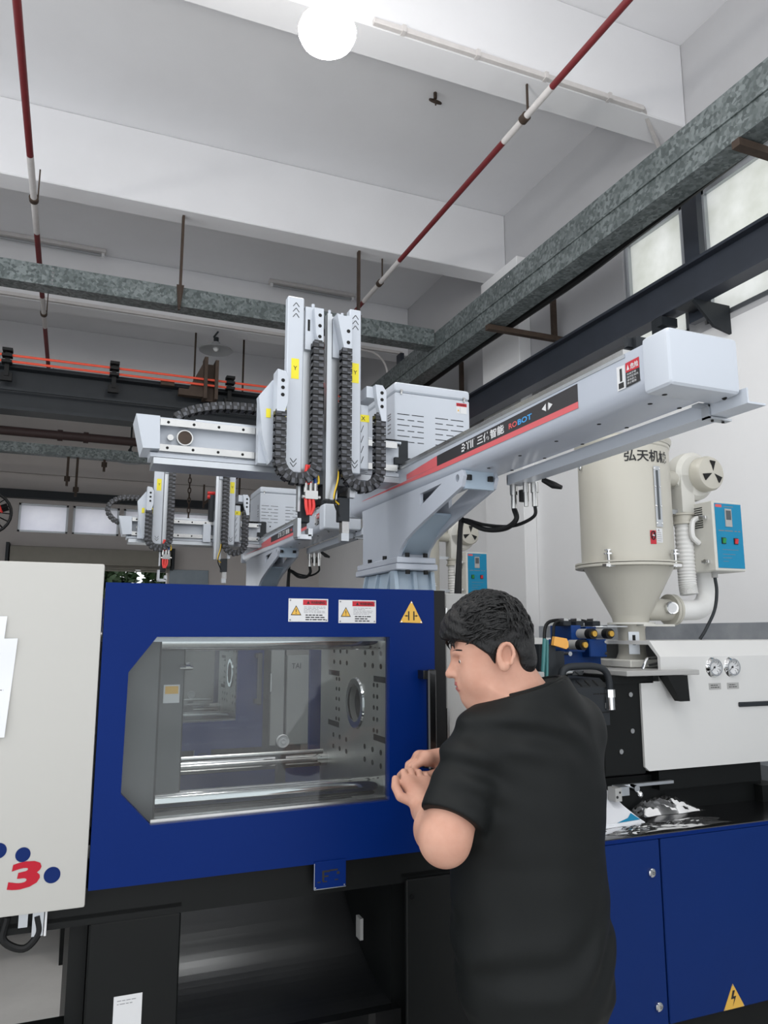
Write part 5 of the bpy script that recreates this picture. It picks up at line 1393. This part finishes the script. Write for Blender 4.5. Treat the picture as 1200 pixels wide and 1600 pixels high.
def smin(a, b, k):
    h = np.clip(0.5+0.5*(b-a)/k, 0, 1)
    return b*(1-h)+a*h-k*h*(1-h)
def smax(a, b, k):
    return -smin(-a, -b, k)
def sd_cone(P, a, b, ra, rb):
    """Tapered capsule between a and b."""
    a = np.asarray(a, np.float32); b = np.asarray(b, np.float32)
    pa = P-a; ba = b-a
    h = np.clip((pa@ba)/float(ba@ba), 0, 1)
    return np.linalg.norm(pa-h[:, None]*ba, axis=1)-(ra+(rb-ra)*h)
def sd_chain(P, pts, rs, k=0.0):
    d = None
    for i in range(len(pts)-1):
        e = sd_cone(P, pts[i], pts[i+1], rs[i], rs[i+1])
        d = e if d is None else (np.minimum(d, e) if k <= 0 else smin(d, e, k))
    return d
def sd_ell(P, c, r, ax=None):
    q = P-np.asarray(c, np.float32)
    if ax is not None: q = q@np.asarray(ax, np.float32).T
    r = np.asarray(r, np.float32)
    k0 = np.linalg.norm(q/r, axis=1); k1 = np.linalg.norm(q/(r*r), axis=1)
    return k0*(k0-1)/np.maximum(k1, 1e-6)
def sd_stack(P, rows, lat, fwd):
    """Elliptic body: rows of (z, cx, cy, half width, half depth), capped at both ends."""
    rows = np.array(rows, np.float32)
    z = P[:, 2]
    f = lambda j: np.interp(z, rows[:, 0], rows[:, j])
    dx = P[:, 0]-f(1); dy = P[:, 1]-f(2)
    a = f(3); b = f(4)
    u = dx*lat[0]+dy*lat[1]; v = dx*fwd[0]+dy*fwd[1]
    k0 = np.sqrt((u/a)**2+(v/b)**2); k1 = np.sqrt((u/a**2)**2+(v/b**2)**2)
    d = k0*(k0-1)/np.maximum(k1, 1e-6)
    return np.maximum(d, np.maximum(rows[0, 0]-z, z-rows[-1, 0]))

def sdf_mesh(fn, lo, hi, h, blk=8):
    """Naive surface nets over a sparse set of blocks."""
    lo = np.array(lo, np.float32); hi = np.array(hi, np.float32)
    nb = np.ceil((hi-lo)/(h*blk)).astype(int)
    n = nb*blk
    g = [np.arange(nb[i])*blk*h+lo[i]+blk*h/2 for i in range(3)]
    B = np.stack(np.meshgrid(*g, indexing='ij'), -1).reshape(-1, 3).astype(np.float32)
    db = fn(B)
    near = np.abs(db) < blk*h*1.25
    V = np.where(db > 0, 1.0, -1.0).astype(np.float32).reshape(nb)
    F = np.repeat(np.repeat(np.repeat(V, blk, 0), blk, 1), blk, 2)
    ids = np.argwhere(near.reshape(nb))
    loc = np.stack(np.meshgrid(*[np.arange(blk)]*3, indexing='ij'), -1).reshape(-1, 3)
    for s in range(0, len(ids), 600):
        I = (ids[s:s+600, None, :]*blk+loc[None]).reshape(-1, 3)
        F[I[:, 0], I[:, 1], I[:, 2]] = fn((I*h+lo).astype(np.float32))
    S = F < 0
    c = [S[i:i+n[0]-1 or None, j:j+n[1]-1 or None, k:k+n[2]-1 or None] for i in (0, 1) for j in (0, 1) for k in (0, 1)]
    c = [S[i:n[0]-1+i, j:n[1]-1+j, k:n[2]-1+k] for i in (0, 1) for j in (0, 1) for k in (0, 1)]
    cnt = sum(x.astype(np.int8) for x in c)
    act = np.argwhere((cnt > 0) & (cnt < 8))
    idx = -np.ones((n[0]-1, n[1]-1, n[2]-1), np.int32)
    idx[act[:, 0], act[:, 1], act[:, 2]] = np.arange(len(act))
    acc = np.zeros((len(act), 3), np.float32); w = np.zeros(len(act), np.float32)
    corners = [(i, j, k) for i in (0, 1) for j in (0, 1) for k in (0, 1)]
    for a in corners:
        for ax in range(3):
            if a[ax] == 1: continue
            b = list(a); b[ax] = 1
            fa = F[act[:, 0]+a[0], act[:, 1]+a[1], act[:, 2]+a[2]]
            fb = F[act[:, 0]+b[0], act[:, 1]+b[1], act[:, 2]+b[2]]
            m = (fa < 0) != (fb < 0)
            t = np.where(m, fa/np.where(np.abs(fa-fb) < 1e-9, 1, fa-fb), 0)
            p = np.tile(np.array(a, np.float32), (len(act), 1)); p[:, ax] += t
            acc[m] += p[m]; w[m] += 1
    vs = (act+acc/np.maximum(w, 1)[:, None])*h+lo
    faces = []
    for ax in range(3):
        b, d = (ax+1) % 3, (ax+2) % 3
        sl0 = [slice(1, n[i]-1) for i in range(3)]; sl1 = [slice(1, n[i]-1) for i in range(3)]
        sl0[ax] = slice(0, n[ax]-1); sl1[ax] = slice(1, n[ax])
        A = S[tuple(sl0)]; Bq = S[tuple(sl1)]
        e = np.argwhere(A != Bq)
        e2 = e.copy(); e2[:, b] += 1; e2[:, d] += 1
        flip = A[e[:, 0], e[:, 1], e[:, 2]]
        q = []
        for ob, od in ((0, 0), (-1, 0), (-1, -1), (0, -1)):
            r = e2.copy(); r[:, b] += ob; r[:, d] += od
            q.append(idx[r[:, 0], r[:, 1], r[:, 2]])
        q = np.stack(q, 1)
        q = np.where(flip[:, None], q, q[:, ::-1])
        faces.append(q)
    fc = np.concatenate(faces)
    fc = fc[(fc >= 0).all(1)]
    return vs, fc
def np_obj(name, vs, fc, mats, parent, mi=None, smooth_it=0, label=None):
    off = np.array(root_of(parent).location)
    me = bpy.data.meshes.new(name)
    if smooth_it:
        e = np.concatenate([fc[:, [0, 1]], fc[:, [1, 2]], fc[:, [2, 3]], fc[:, [3, 0]]])
        for _ in range(smooth_it):
            s = np.zeros_like(vs); k = np.zeros(len(vs))
            for a, b in ((0, 1), (1, 0)):
                np.add.at(s, e[:, a], vs[e[:, b]]); np.add.at(k, e[:, a], 1)
            vs = vs*0.5+0.5*s/np.maximum(k, 1)[:, None]
    me.from_pydata((vs-off).tolist(), [], fc.tolist())
    for m in mats: me.materials.append(MATS[m])
    me.polygons.foreach_set('use_smooth', [True]*len(me.polygons))
    if mi is not None: me.polygons.foreach_set('material_index', mi.astype(np.int32))
    me.update()
    o = bpy.data.objects.new(name, me)
    COL.objects.link(o); o.parent = parent
    if label: o['label'] = label
    return o

man = thing('person', 'person in a black t-shirt standing at the machine, hands together, looking left', 'person', (1.03, 1.60, 0.0))
# facing directions
_ta = math.radians(-16)
TF = np.array([math.sin(_ta), math.cos(_ta), 0]); TL = np.array([-TF[1], TF[0], 0])       # trunk forward, left
_ha = math.radians(-64)
_hp = math.radians(-9)
hf0 = np.array([math.sin(_ha), math.cos(_ha), 0])
HF = hf0*math.cos(_hp)+np.array([0, 0, math.sin(_hp)])
HL = np.array([-hf0[1], hf0[0], 0])
HU = np.cross(HF, HL)
HC = np.array([0.948, 1.612, 1.568])      # between the ears
def hd(f, l, u): return HC+HF*f+HL*l+HU*u
HAX = np.stack([HF, HL, HU])

sh_l = np.array([0.872, 1.575, 1.362]); sh_r = np.array([1.206, 1.668, 1.385])
el_l = np.array([0.766, 1.530, 1.186]); el_r = np.array([1.195, 1.845, 1.185])
wr_l = np.array([0.815, 1.735, 1.200]); wr_r = np.array([0.955, 1.862, 1.292])
# hands: left fist turned up, right hand curled over it
def finger(base, dirs, lens, rad):
    pts = [np.asarray(base, float)]
    for d, L in zip(dirs, lens):
        d = np.asarray(d, float); pts.append(pts[-1]+d/np.linalg.norm(d)*L)
    return pts, [rad, rad*0.95, rad*0.88, rad*0.75][:len(pts)]
def hands(P):
    # right hand: palm runs from wrist to the left, back of hand up, fingers bend down over the other hand
    wd = np.array([-0.98, 0.0, 0.10]); wd /= np.linalg.norm(wd)
    k0 = wr_r+wd*0.085                                    # knuckle line centre
    side = np.array([0.05, 1.0, -0.1]); side /= np.linalg.norm(side)     # across the knuckles (towards little finger)
    palm = smin(sd_cone(P, wr_r, k0+side*0.022, 0.028, 0.018), sd_cone(P, wr_r, k0-side*0.022, 0.028, 0.019), 0.02)
    palm = smin(palm, sd_cone(P, k0-side*0.028, k0+side*0.028, 0.016, 0.014), 0.012)
    fin = None
    for i, (s, L) in enumerate(((-0.030, 0.040), (-0.010, 0.044), (0.011, 0.041), (0.030, 0.034))):
        pts, rs = finger(k0+side*s, [wd*0.75+np.array([0, 0, -0.45]), np.array([-0.25, -0.03, -1.0]), np.array([0.25, -0.05, -1.0])], [L, L*0.66, L*0.52], 0.0098 if i < 3 else 0.0085)
        e = sd_chain(P, pts, rs)
        fin = e if fin is None else np.minimum(fin, e)
    tb = wr_r+wd*0.028-side*0.018+np.array([0, 0, -0.012])
    pts, rs = finger(tb, [wd*0.6-side*0.35+np.array([0, 0, -0.5]), wd*0.95+np.array([0, -0.1, -0.25]), wd*0.9+np.array([0, 0.1, 0.0])], [0.034, 0.032, 0.024], 0.0125)
    fin = np.minimum(fin, sd_chain(P, pts, rs))
    right = smin(palm, fin, 0.007)
    # left hand: forearm rises away from the viewer, fist on top
    fd = wr_l-el_l; fd /= np.linalg.norm(fd)
    hdv = np.array([0.10, 0.72, 0.62]); hdv /= np.linalg.norm(hdv)
    s2 = np.array([1.0, -0.05, -0.1]); s2 /= np.linalg.norm(s2)     # across: + towards little finger (right)
    k1 = wr_l+hdv*0.078
    palm = smin(sd_cone(P, wr_l, k1+s2*0.022, 0.027, 0.018), sd_cone(P, wr_l, k1-s2*0.022, 0.027, 0.019), 0.02)
    palm = smin(palm, sd_cone(P, k1-s2*0.027, k1+s2*0.027, 0.016, 0.014), 0.012)
    fin = None
    for i, (s, L) in enumerate(((-0.030, 0.038), (-0.010, 0.042), (0.011, 0.039), (0.030, 0.032))):
        pts, rs = finger(k1+s2*s, [hdv*0.5+np.array([0, 0.3, 0.55]), np.array([0, 0.9, -0.45]), np.array([0.0, -0.2, -1.0])], [L*0.8, L*0.7, L*0.5], 0.0098 if i < 3 else 0.0085)
        e = sd_chain(P, pts, rs)
        fin = e if fin is None else np.minimum(fin, e)
    tb = wr_l+hdv*0.022-s2*0.022
    pts, rs = finger(tb, [hdv*0.5-s2*0.75+np.array([0, 0, -0.1]), hdv*0.9-s2*0.2, hdv*1.0+s2*0.2], [0.036, 0.030, 0.024], 0.0125)
    fin = np.minimum(fin, sd_chain(P, pts, rs))
    left = smin(palm, fin, 0.007)
    return np.minimum(right, left)
def head(P):
    d = sd_ell(P, hd(0.006, 0, 0.040), (0.092, 0.076, 0.094), HAX)                 # skull
    d = smin(d, sd_ell(P, hd(0.042, 0, -0.030), (0.060, 0.058, 0.078), HAX), 0.03)  # face
    d = smin(d, sd_ell(P, hd(0.030, 0, -0.062), (0.062, 0.067, 0.050), HAX), 0.025) # full jaw
    d = smin(d, sd_ell(P, hd(0.070, 0, -0.088), (0.026, 0.026, 0.020), HAX), 0.02)  # chin
    for s in (-1, 1):
        d = smin(d, sd_ell(P, hd(0.050, s*0.038, -0.032), (0.032, 0.024, 0.034), HAX), 0.02)  # cheeks
    d = smin(d, sd_ell(P, hd(0.084, 0, 0.022), (0.018, 0.038, 0.013), HAX), 0.018)  # brow
    for s in (-1, 1):                                                               # eye sockets, lids
        d = smax(d, -sd_ell(P, hd(0.098, s*0.033, 0.003), (0.018, 0.019, 0.012), HAX), 0.012)
        d = smin(d, sd_ell(P, hd(0.0755, s*0.032, 0.003), (0.0135, 0.0155, 0.0125), HAX), 0.004)
        d = smax(d, -sd_ell(P, hd(0.0905, s*0.033, 0.002), (0.006, 0.013, 0.0018), HAX), 0.002)
    nose = sd_cone(P, hd(0.092, 0, 0.012), hd(0.114, 0, -0.022), 0.008, 0.0095)
    nose = smin(nose, sd_ell(P, hd(0.114, 0, -0.026), (0.011, 0.012, 0.009), HAX), 0.008)
    for s in (-1, 1): nose = smin(nose, sd_ell(P, hd(0.102, s*0.011, -0.028), (0.010, 0.007, 0.007), HAX), 0.006)
    d = smin(d, nose, 0.010)
    for s in (-1, 1): d = smax(d, -sd_ell(P, hd(0.109, s*0.007, -0.0345), (0.005, 0.004, 0.004), HAX), 0.003)
    d = smin(d, sd_ell(P, hd(0.089, 0, -0.054), (0.017, 0.025, 0.016), HAX), 0.012)     # mouth mound
    d = smin(d, sd_ell(P, hd(0.101, 0, -0.0505), (0.006, 0.020, 0.0048), HAX), 0.004)
    d = smin(d, sd_ell(P, hd(0.099, 0, -0.0605), (0.007, 0.018, 0.0055), HAX), 0.004)
    d = smax(d, -sd_ell(P, hd(0.106, 0, -0.0555), (0.010, 0.024, 0.0016), HAX), 0.002)
    for s in (-1, 1):                                                               # ears
        A = np.stack([HF*0.86-HL*s*0.25*-1, HL*s, HU])
        c = hd(-0.016, s*0.080, 0.000)
        tilt = HU*0.97-HF*0.22
        ex = np.cross(HL*s, tilt); ex /= np.linalg.norm(ex)
        ax = np.stack([ex, HL*s*0.93-HF*0.35, tilt])
        ear = sd_ell(P, c, (0.0205, 0.0095, 0.033), ax)
        rim = None
        pts = [c+ex*math.cos(a)*0.0165*(1.0 if math.sin(a) > -0.2 else 0.8)+tilt*math.sin(a)*0.029+HL*s*0.0075-HF*0.004 for a in [math.radians(q) for q in range(-70 if True else 0, 235, 22)]]
        ear = smax(ear, -sd_ell(P, c+HL*s*0.0095+tilt*0.003, (0.0125, 0.0105, 0.021), ax), 0.003)
        ear = smin(ear, sd_chain(P, pts, [0.0046]*len(pts)), 0.003)
        ear = smin(ear, sd_ell(P, c-tilt*0.026+HL*s*0.004, (0.010, 0.006, 0.010), ax), 0.006)
        ear = smin(ear, sd_ell(P, c+HL*s*0.003+HF*0.014-tilt*0.004, (0.004, 0.005, 0.006), ax), 0.003)
        d = smin(d, ear, 0.006)
    return d
NECK = (1.005, 1.588, 1.478)
def body(P):
    d = head(P)
    nb = np.array(NECK)
    neck = sd_cone(P, hd(-0.022, 0, -0.045), nb+np.array([0.02, 0.005, -0.03]), 0.062, 0.066)
    neck = smin(neck, sd_ell(P, hd(0.022, 0, -0.104), (0.062, 0.060, 0.036), HAX), 0.03)   # soft underchin
    d = smin(d, neck, 0.022)
    core = sd_stack(P, [(0.84, 1.035, 1.60, 0.16, 0.12), (1.0, 1.035, 1.62, 0.165, 0.135), (1.25, 1.04, 1.62, 0.165, 0.125), (1.40, 1.04, 1.605, 0.16, 0.095), (1.47, 1.03, 1.597, 0.11, 0.075)], TL, TF)
    d = smin(d, core, 0.05)
    for sh, el, wr in ((sh_l, el_l, wr_l), (sh_r, el_r, wr_r)):
        a = sd_cone(P, sh, el, 0.058, 0.050)
        m = el+(wr-el)*0.33
        f = smin(sd_cone(P, el, m, 0.049, 0.050), sd_cone(P, m, wr, 0.050, 0.0285), 0.02)
        a = smin(a, f, 0.03)
        d = smin(d, a, 0.03)
    for s in (-1, 1):
        hip = np.array([1.035, 1.60, 0.86])-TL*s*-0.085
        kn = hip+np.array([0, 0.02, -0.40]); an = kn+np.array([0, -0.03, -0.40])
        d = smin(d, smin(sd_cone(P, hip, kn, 0.085, 0.055), sd_cone(P, kn, an, 0.055, 0.038), 0.02), 0.03)
        d = smin(d, sd_cone(P, an+np.array([0, 0, -0.03]), an+TF*0.13+np.array([0, 0, -0.03]), 0.028, 0.022), 0.02)
    return smin(d, hands(P), 0.012)
vs, fc = sdf_mesh(body, (0.60, 1.36, 0.0), (1.36, 2.02, 1.74), 0.0034)
ctr = vs[fc].mean(1)
loc = (ctr-HC)@HAX.T
lip = (np.abs(loc[:, 1]) < 0.021) & (loc[:, 0] > 0.088) & (loc[:, 2] > -0.0675) & (loc[:, 2] < -0.0455)
np_obj('body', vs, fc, ['skin', 'lips'], man, mi=lip.astype(int), smooth_it=1)
for s in (-1, 1):
    obj('eye', MB().ball(hd(0.0775, s*0.032, 0.002), 0.0112, n=16, m=10).ball(hd(0.0855, s*0.033, 0.0015), (0.0048, 0.0048, 0.0048), n=10, m=6, mi=1), ['eye_white', 'ink'], man)
    pts = [Vector(hd(0.1005-0.022*(k/6)**1.6, s*(0.012+0.040*k/6), 0.023+0.006*math.sin(k/6*2.4))) for k in range(7)]
    obj('eyebrow', MB().tube(pts, [0.002, 0.0032, 0.0034, 0.0032, 0.0026, 0.002, 0.0012], n=8), 'hair', man)

# --- hair: a cap with a swept fringe, combed into locks
def fbm(P, k, seed):
    r = np.random.RandomState(seed); o = np.zeros(len(P), np.float32)
    for i in range(6):
        w = r.normal(size=3)*k*(1+0.5*i); o += np.sin(P@w.astype(np.float32)+r.uniform(0, 6.28)).astype(np.float32)/(1+0.5*i)
    return o/3
def hair(P):
    q = (P-HC.astype(np.float32))@HAX.T.astype(np.float32)
    f, l, u = q[:, 0], q[:, 1], q[:, 2]
    d = sd_ell(P, hd(0.002, 0, 0.046), (0.101, 0.084, 0.104), HAX)
    top = sd_ell(P, hd(0.016, 0, 0.088), (0.096, 0.074, 0.062), HAX)
    d = smin(d, top, 0.02)
    fr = sd_ell(P, hd(0.080, -0.004, 0.080), (0.038, 0.058, 0.028), HAX)
    fr = smin(fr, sd_cone(P, hd(0.075, 0.045, 0.075), hd(0.108, 0.020, 0.064), 0.022, 0.010), 0.02)
    d = smin(d, fr, 0.02)
    nape = sd_ell(P, hd(-0.062, 0, -0.012), (0.034, 0.060, 0.050), HAX)
    d = smin(d, nape, 0.02)
    # combed locks: ripples across the combing direction
    ph = (u*0.8-f*0.35)*330+1.0*np.sin(f*60+l*25)+l*150
    d = d-0.0014*np.sin(ph)*np.clip((u-0.0)/0.06, 0.15, 1)-0.0012*np.sin(ph*0.45+f*90)-0.0028*fbm(P, 60, 3)*np.clip((u-0.0)/0.06, 0.2, 1)
    # cut away where skin shows: face in front of the hairline, round the ear, below the nape line
    uh = np.interp(f, [-0.006, 0.004, 0.02, 0.05, 0.10, 0.14], [-0.055, -0.030, 0.008, 0.036, 0.054, 0.060])
    d = smax(d, -np.maximum((u-uh)*0.7, -0.006-f), 0.006)
    ear = sd_ell(P, hd(-0.022, 0, -0.012), (0.029, 0.2, 0.042), HAX)
    d = smax(d, -ear, 0.006)
    low = np.maximum(u-(-0.055+0.25*(f+0.06)), -1.0)
    d = smax(d, -(low), 0.006)
    return d
vs, fc = sdf_mesh(hair, tuple(HC-0.17), tuple(HC+0.19), 0.0026)
np_obj('hair', vs, fc, ['hair'], man, smooth_it=1, label='short black hair with a swept fringe')

# combed locks lying over the cap, swept from the crown towards the fringe
lk = MB(); _r = random.Random(21)
crown = np.array([-0.045, 0.0, 0.10])
for k in range(900):
    a = _r.uniform(-math.pi, math.pi); b = _r.uniform(0.05, 1.25)
    ph = b*1.25
    p = np.array([0.006+0.099*math.sin(ph)*math.cos(a), 0.082*math.sin(ph)*math.sin(a), 0.046+0.104*math.cos(ph)])
    if p[2] < (0.052 if p[0] > 0 else 0.03): continue
    nrm = np.array([(p[0]-0.006)/0.099**2, p[1]/0.082**2, (p[2]-0.046)/0.104**2]); nrm /= np.linalg.norm(nrm)
    dr = np.array([0.9, _r.uniform(-0.5, 0.7), -0.1]) if p[0] > -0.03 else np.array([-0.4, p[1]*9+_r.uniform(-.4, .4), -0.8])
    dr = dr-nrm*dr.dot(nrm); dr /= np.linalg.norm(dr)
    L = _r.uniform(0.022, 0.045); h0 = _r.uniform(0.002, 0.006); sd = np.cross(nrm, dr)*_r.uniform(-0.012, 0.012)
    top = 0.003 if p[2] > 0.10 else 0.0
    pts = [p+nrm*(top+h0*0.2)-dr*L*0.5, p+nrm*(top+h0+0.003)-dr*L*0.1+sd*0.5, p+nrm*(top+h0)+dr*L*0.35+sd, p+nrm*(top-0.002)+dr*L*0.75+sd*1.6]
    pts = smooth_path([Vector(HC+HF*q[0]+HL*q[1]+HU*q[2]) for q in pts], 3)
    n_ = len(pts)
    lk.tube(pts, [0.0026*math.sin(math.pi*(0.12+0.86*i/(n_-1)))+0.0002 for i in range(n_)], n=5)
obj('hair_locks', lk, 'hair', man, kind='stuff')

# --- t-shirt
def shirt(P):
    tr = sd_stack(P, [(0.775, 1.020, 1.585, 0.165, 0.145), (0.82, 1.020, 1.588, 0.185, 0.165), (0.88, 1.020, 1.595, 0.192, 0.172), (1.0, 1.025, 1.612, 0.194, 0.172), (1.12, 1.030, 1.620, 0.195, 0.168), (1.26, 1.038, 1.615, 0.199, 0.158),
                      (1.36, 1.040, 1.608, 0.198, 0.138), (1.43, 1.038, 1.600, 0.172, 0.118), (1.475, 1.032, 1.593, 0.125, 0.104), (1.53, 1.022, 1.588, 0.092, 0.090)], TL, TF)
    d = tr
    for sh, el, k in ((sh_l, el_l, 0), (sh_r, el_r, 1)):
        dv = (el-sh)/np.linalg.norm(el-sh)
        end = sh+dv*(0.165 if k == 0 else 0.19)
        sl = sd_cone(P, sh+dv*-0.01, sh+dv*0.30, 0.073, 0.072)
        sl = smax(sl, (P-end.astype(np.float32))@dv.astype(np.float32), 0.004)
        d = smin(d, sl, 0.035 if k == 0 else 0.075)
    d = smin(d, sd_cone(P, sh_l+np.array([0.02, 0, 0.012]), np.array(NECK)+np.array([0.02, -0.01, -0.01]), 0.055, 0.06), 0.04)
    d = smin(d, sd_cone(P, sh_r+np.array([-0.02, 0, 0.02]), np.array(NECK)+np.array([0.05, 0.0, -0.01]), 0.055, 0.06), 0.04)
    # folds: drape from the shoulder blades, creases at the sleeve and at the waist
    x, y, z = P[:, 0], P[:, 1], P[:, 2]
    w1 = np.exp(-((z-1.40)/0.06)**2)
    w2 = np.exp(-((z-0.93)/0.07)**2)
    w3 = np.exp(-(((x-0.84)/0.07)**2+((z-1.31)/0.07)**2))
    d = d-0.0075*w1*np.sin(z*75+x*22+2.0*np.sin(x*11))*np.clip((1.14-x)/0.08, 0, 1)-0.006*w2*np.sin(z*60-x*34+1.5*np.sin(x*20))-0.006*w3*np.sin(z*95+x*40+y*10)-0.004*fbm(P, 13, 8)
    # neck opening and hollow inside
    pl = (z-(1.493+0.25*(x-1.01)-0.10*(y-1.59)))
    d = smax(d, pl, 0.004)
    hem = sd_stack(P, [(0.6, 1.020, 1.588, 0.150, 0.130), (0.80, 1.020, 1.588, 0.165, 0.145)], TL, TF)
    d = smax(d, -hem, 0.004)
    return d
vs, fc = sdf_mesh(shirt, (0.62, 1.33, 0.74), (1.36, 1.96, 1.60), 0.0042)
np_obj('t_shirt', vs, fc, ['shirt'], man, smooth_it=2, label='plain black short-sleeved t-shirt')
# collar rib
col_pts = []
for k in range(33):
    a = 2*math.pi*k/32
    q = np.array(NECK)+np.array([0.010, 0.004, 0.0])+TL*(math.cos(a)*0.094)+TF*(math.sin(a)*0.080)
    q[2] = 1.491+0.25*(q[0]-1.01)-0.10*(q[1]-1.59)
    col_pts.append(Vector(q))
obj('collar', MB().tube(col_pts, 0.0065, n=8), 'shirt', man)

def trousers(P):
    d = sd_stack(P, [(0.70, 1.020, 1.592, 0.152, 0.130), (0.80, 1.020, 1.592, 0.160, 0.140), (0.90, 1.022, 1.600, 0.165, 0.14), (0.98, 1.025, 1.605, 0.155, 0.13)], TL, TF)
    for s in (-1, 1):
        hip = np.array([1.035, 1.60, 0.84])+TL*s*0.085
        kn = hip+np.array([0, 0.02, -0.38]); an = kn+np.array([0, -0.03, -0.38])
        leg = smin(sd_cone(P, hip, kn, 0.100, 0.078), sd_cone(P, kn, an, 0.078, 0.066), 0.03)
        d = smin(d, leg, 0.03) if s == -1 else np.minimum(d, leg)
    d = smax(d, 0.05-P[:, 2], 0.004)
    return d-0.003*fbm(P, 18, 5)
vs, fc = sdf_mesh(trousers, (0.80, 1.38, 0.02), (1.28, 1.82, 1.02), 0.008)
np_obj('trousers', vs, fc, ['trousers'], man, smooth_it=1)
for s in (-1, 1):
    an = np.array([1.035, 1.59, 0.0])+TL*s*0.085
    def shoe(P, an=an):
        d = smin(sd_cone(P, an+TF*-0.03+np.array([0, 0, .045]), an+TF*0.12+np.array([0, 0, .035]), 0.046, 0.040), sd_cone(P, an+np.array([0, 0, .06]), an+np.array([0, 0, .09]), 0.045, 0.045), 0.03)
        return smax(d, -P[:, 2], 0.004)
    vs, fc = sdf_mesh(shoe, tuple(an-np.array([0.24, 0.24, 0.02])), tuple(an+np.array([0.24, 0.24, 0.18])), 0.006)
    np_obj('shoe', vs, fc, ['shoe'], man)
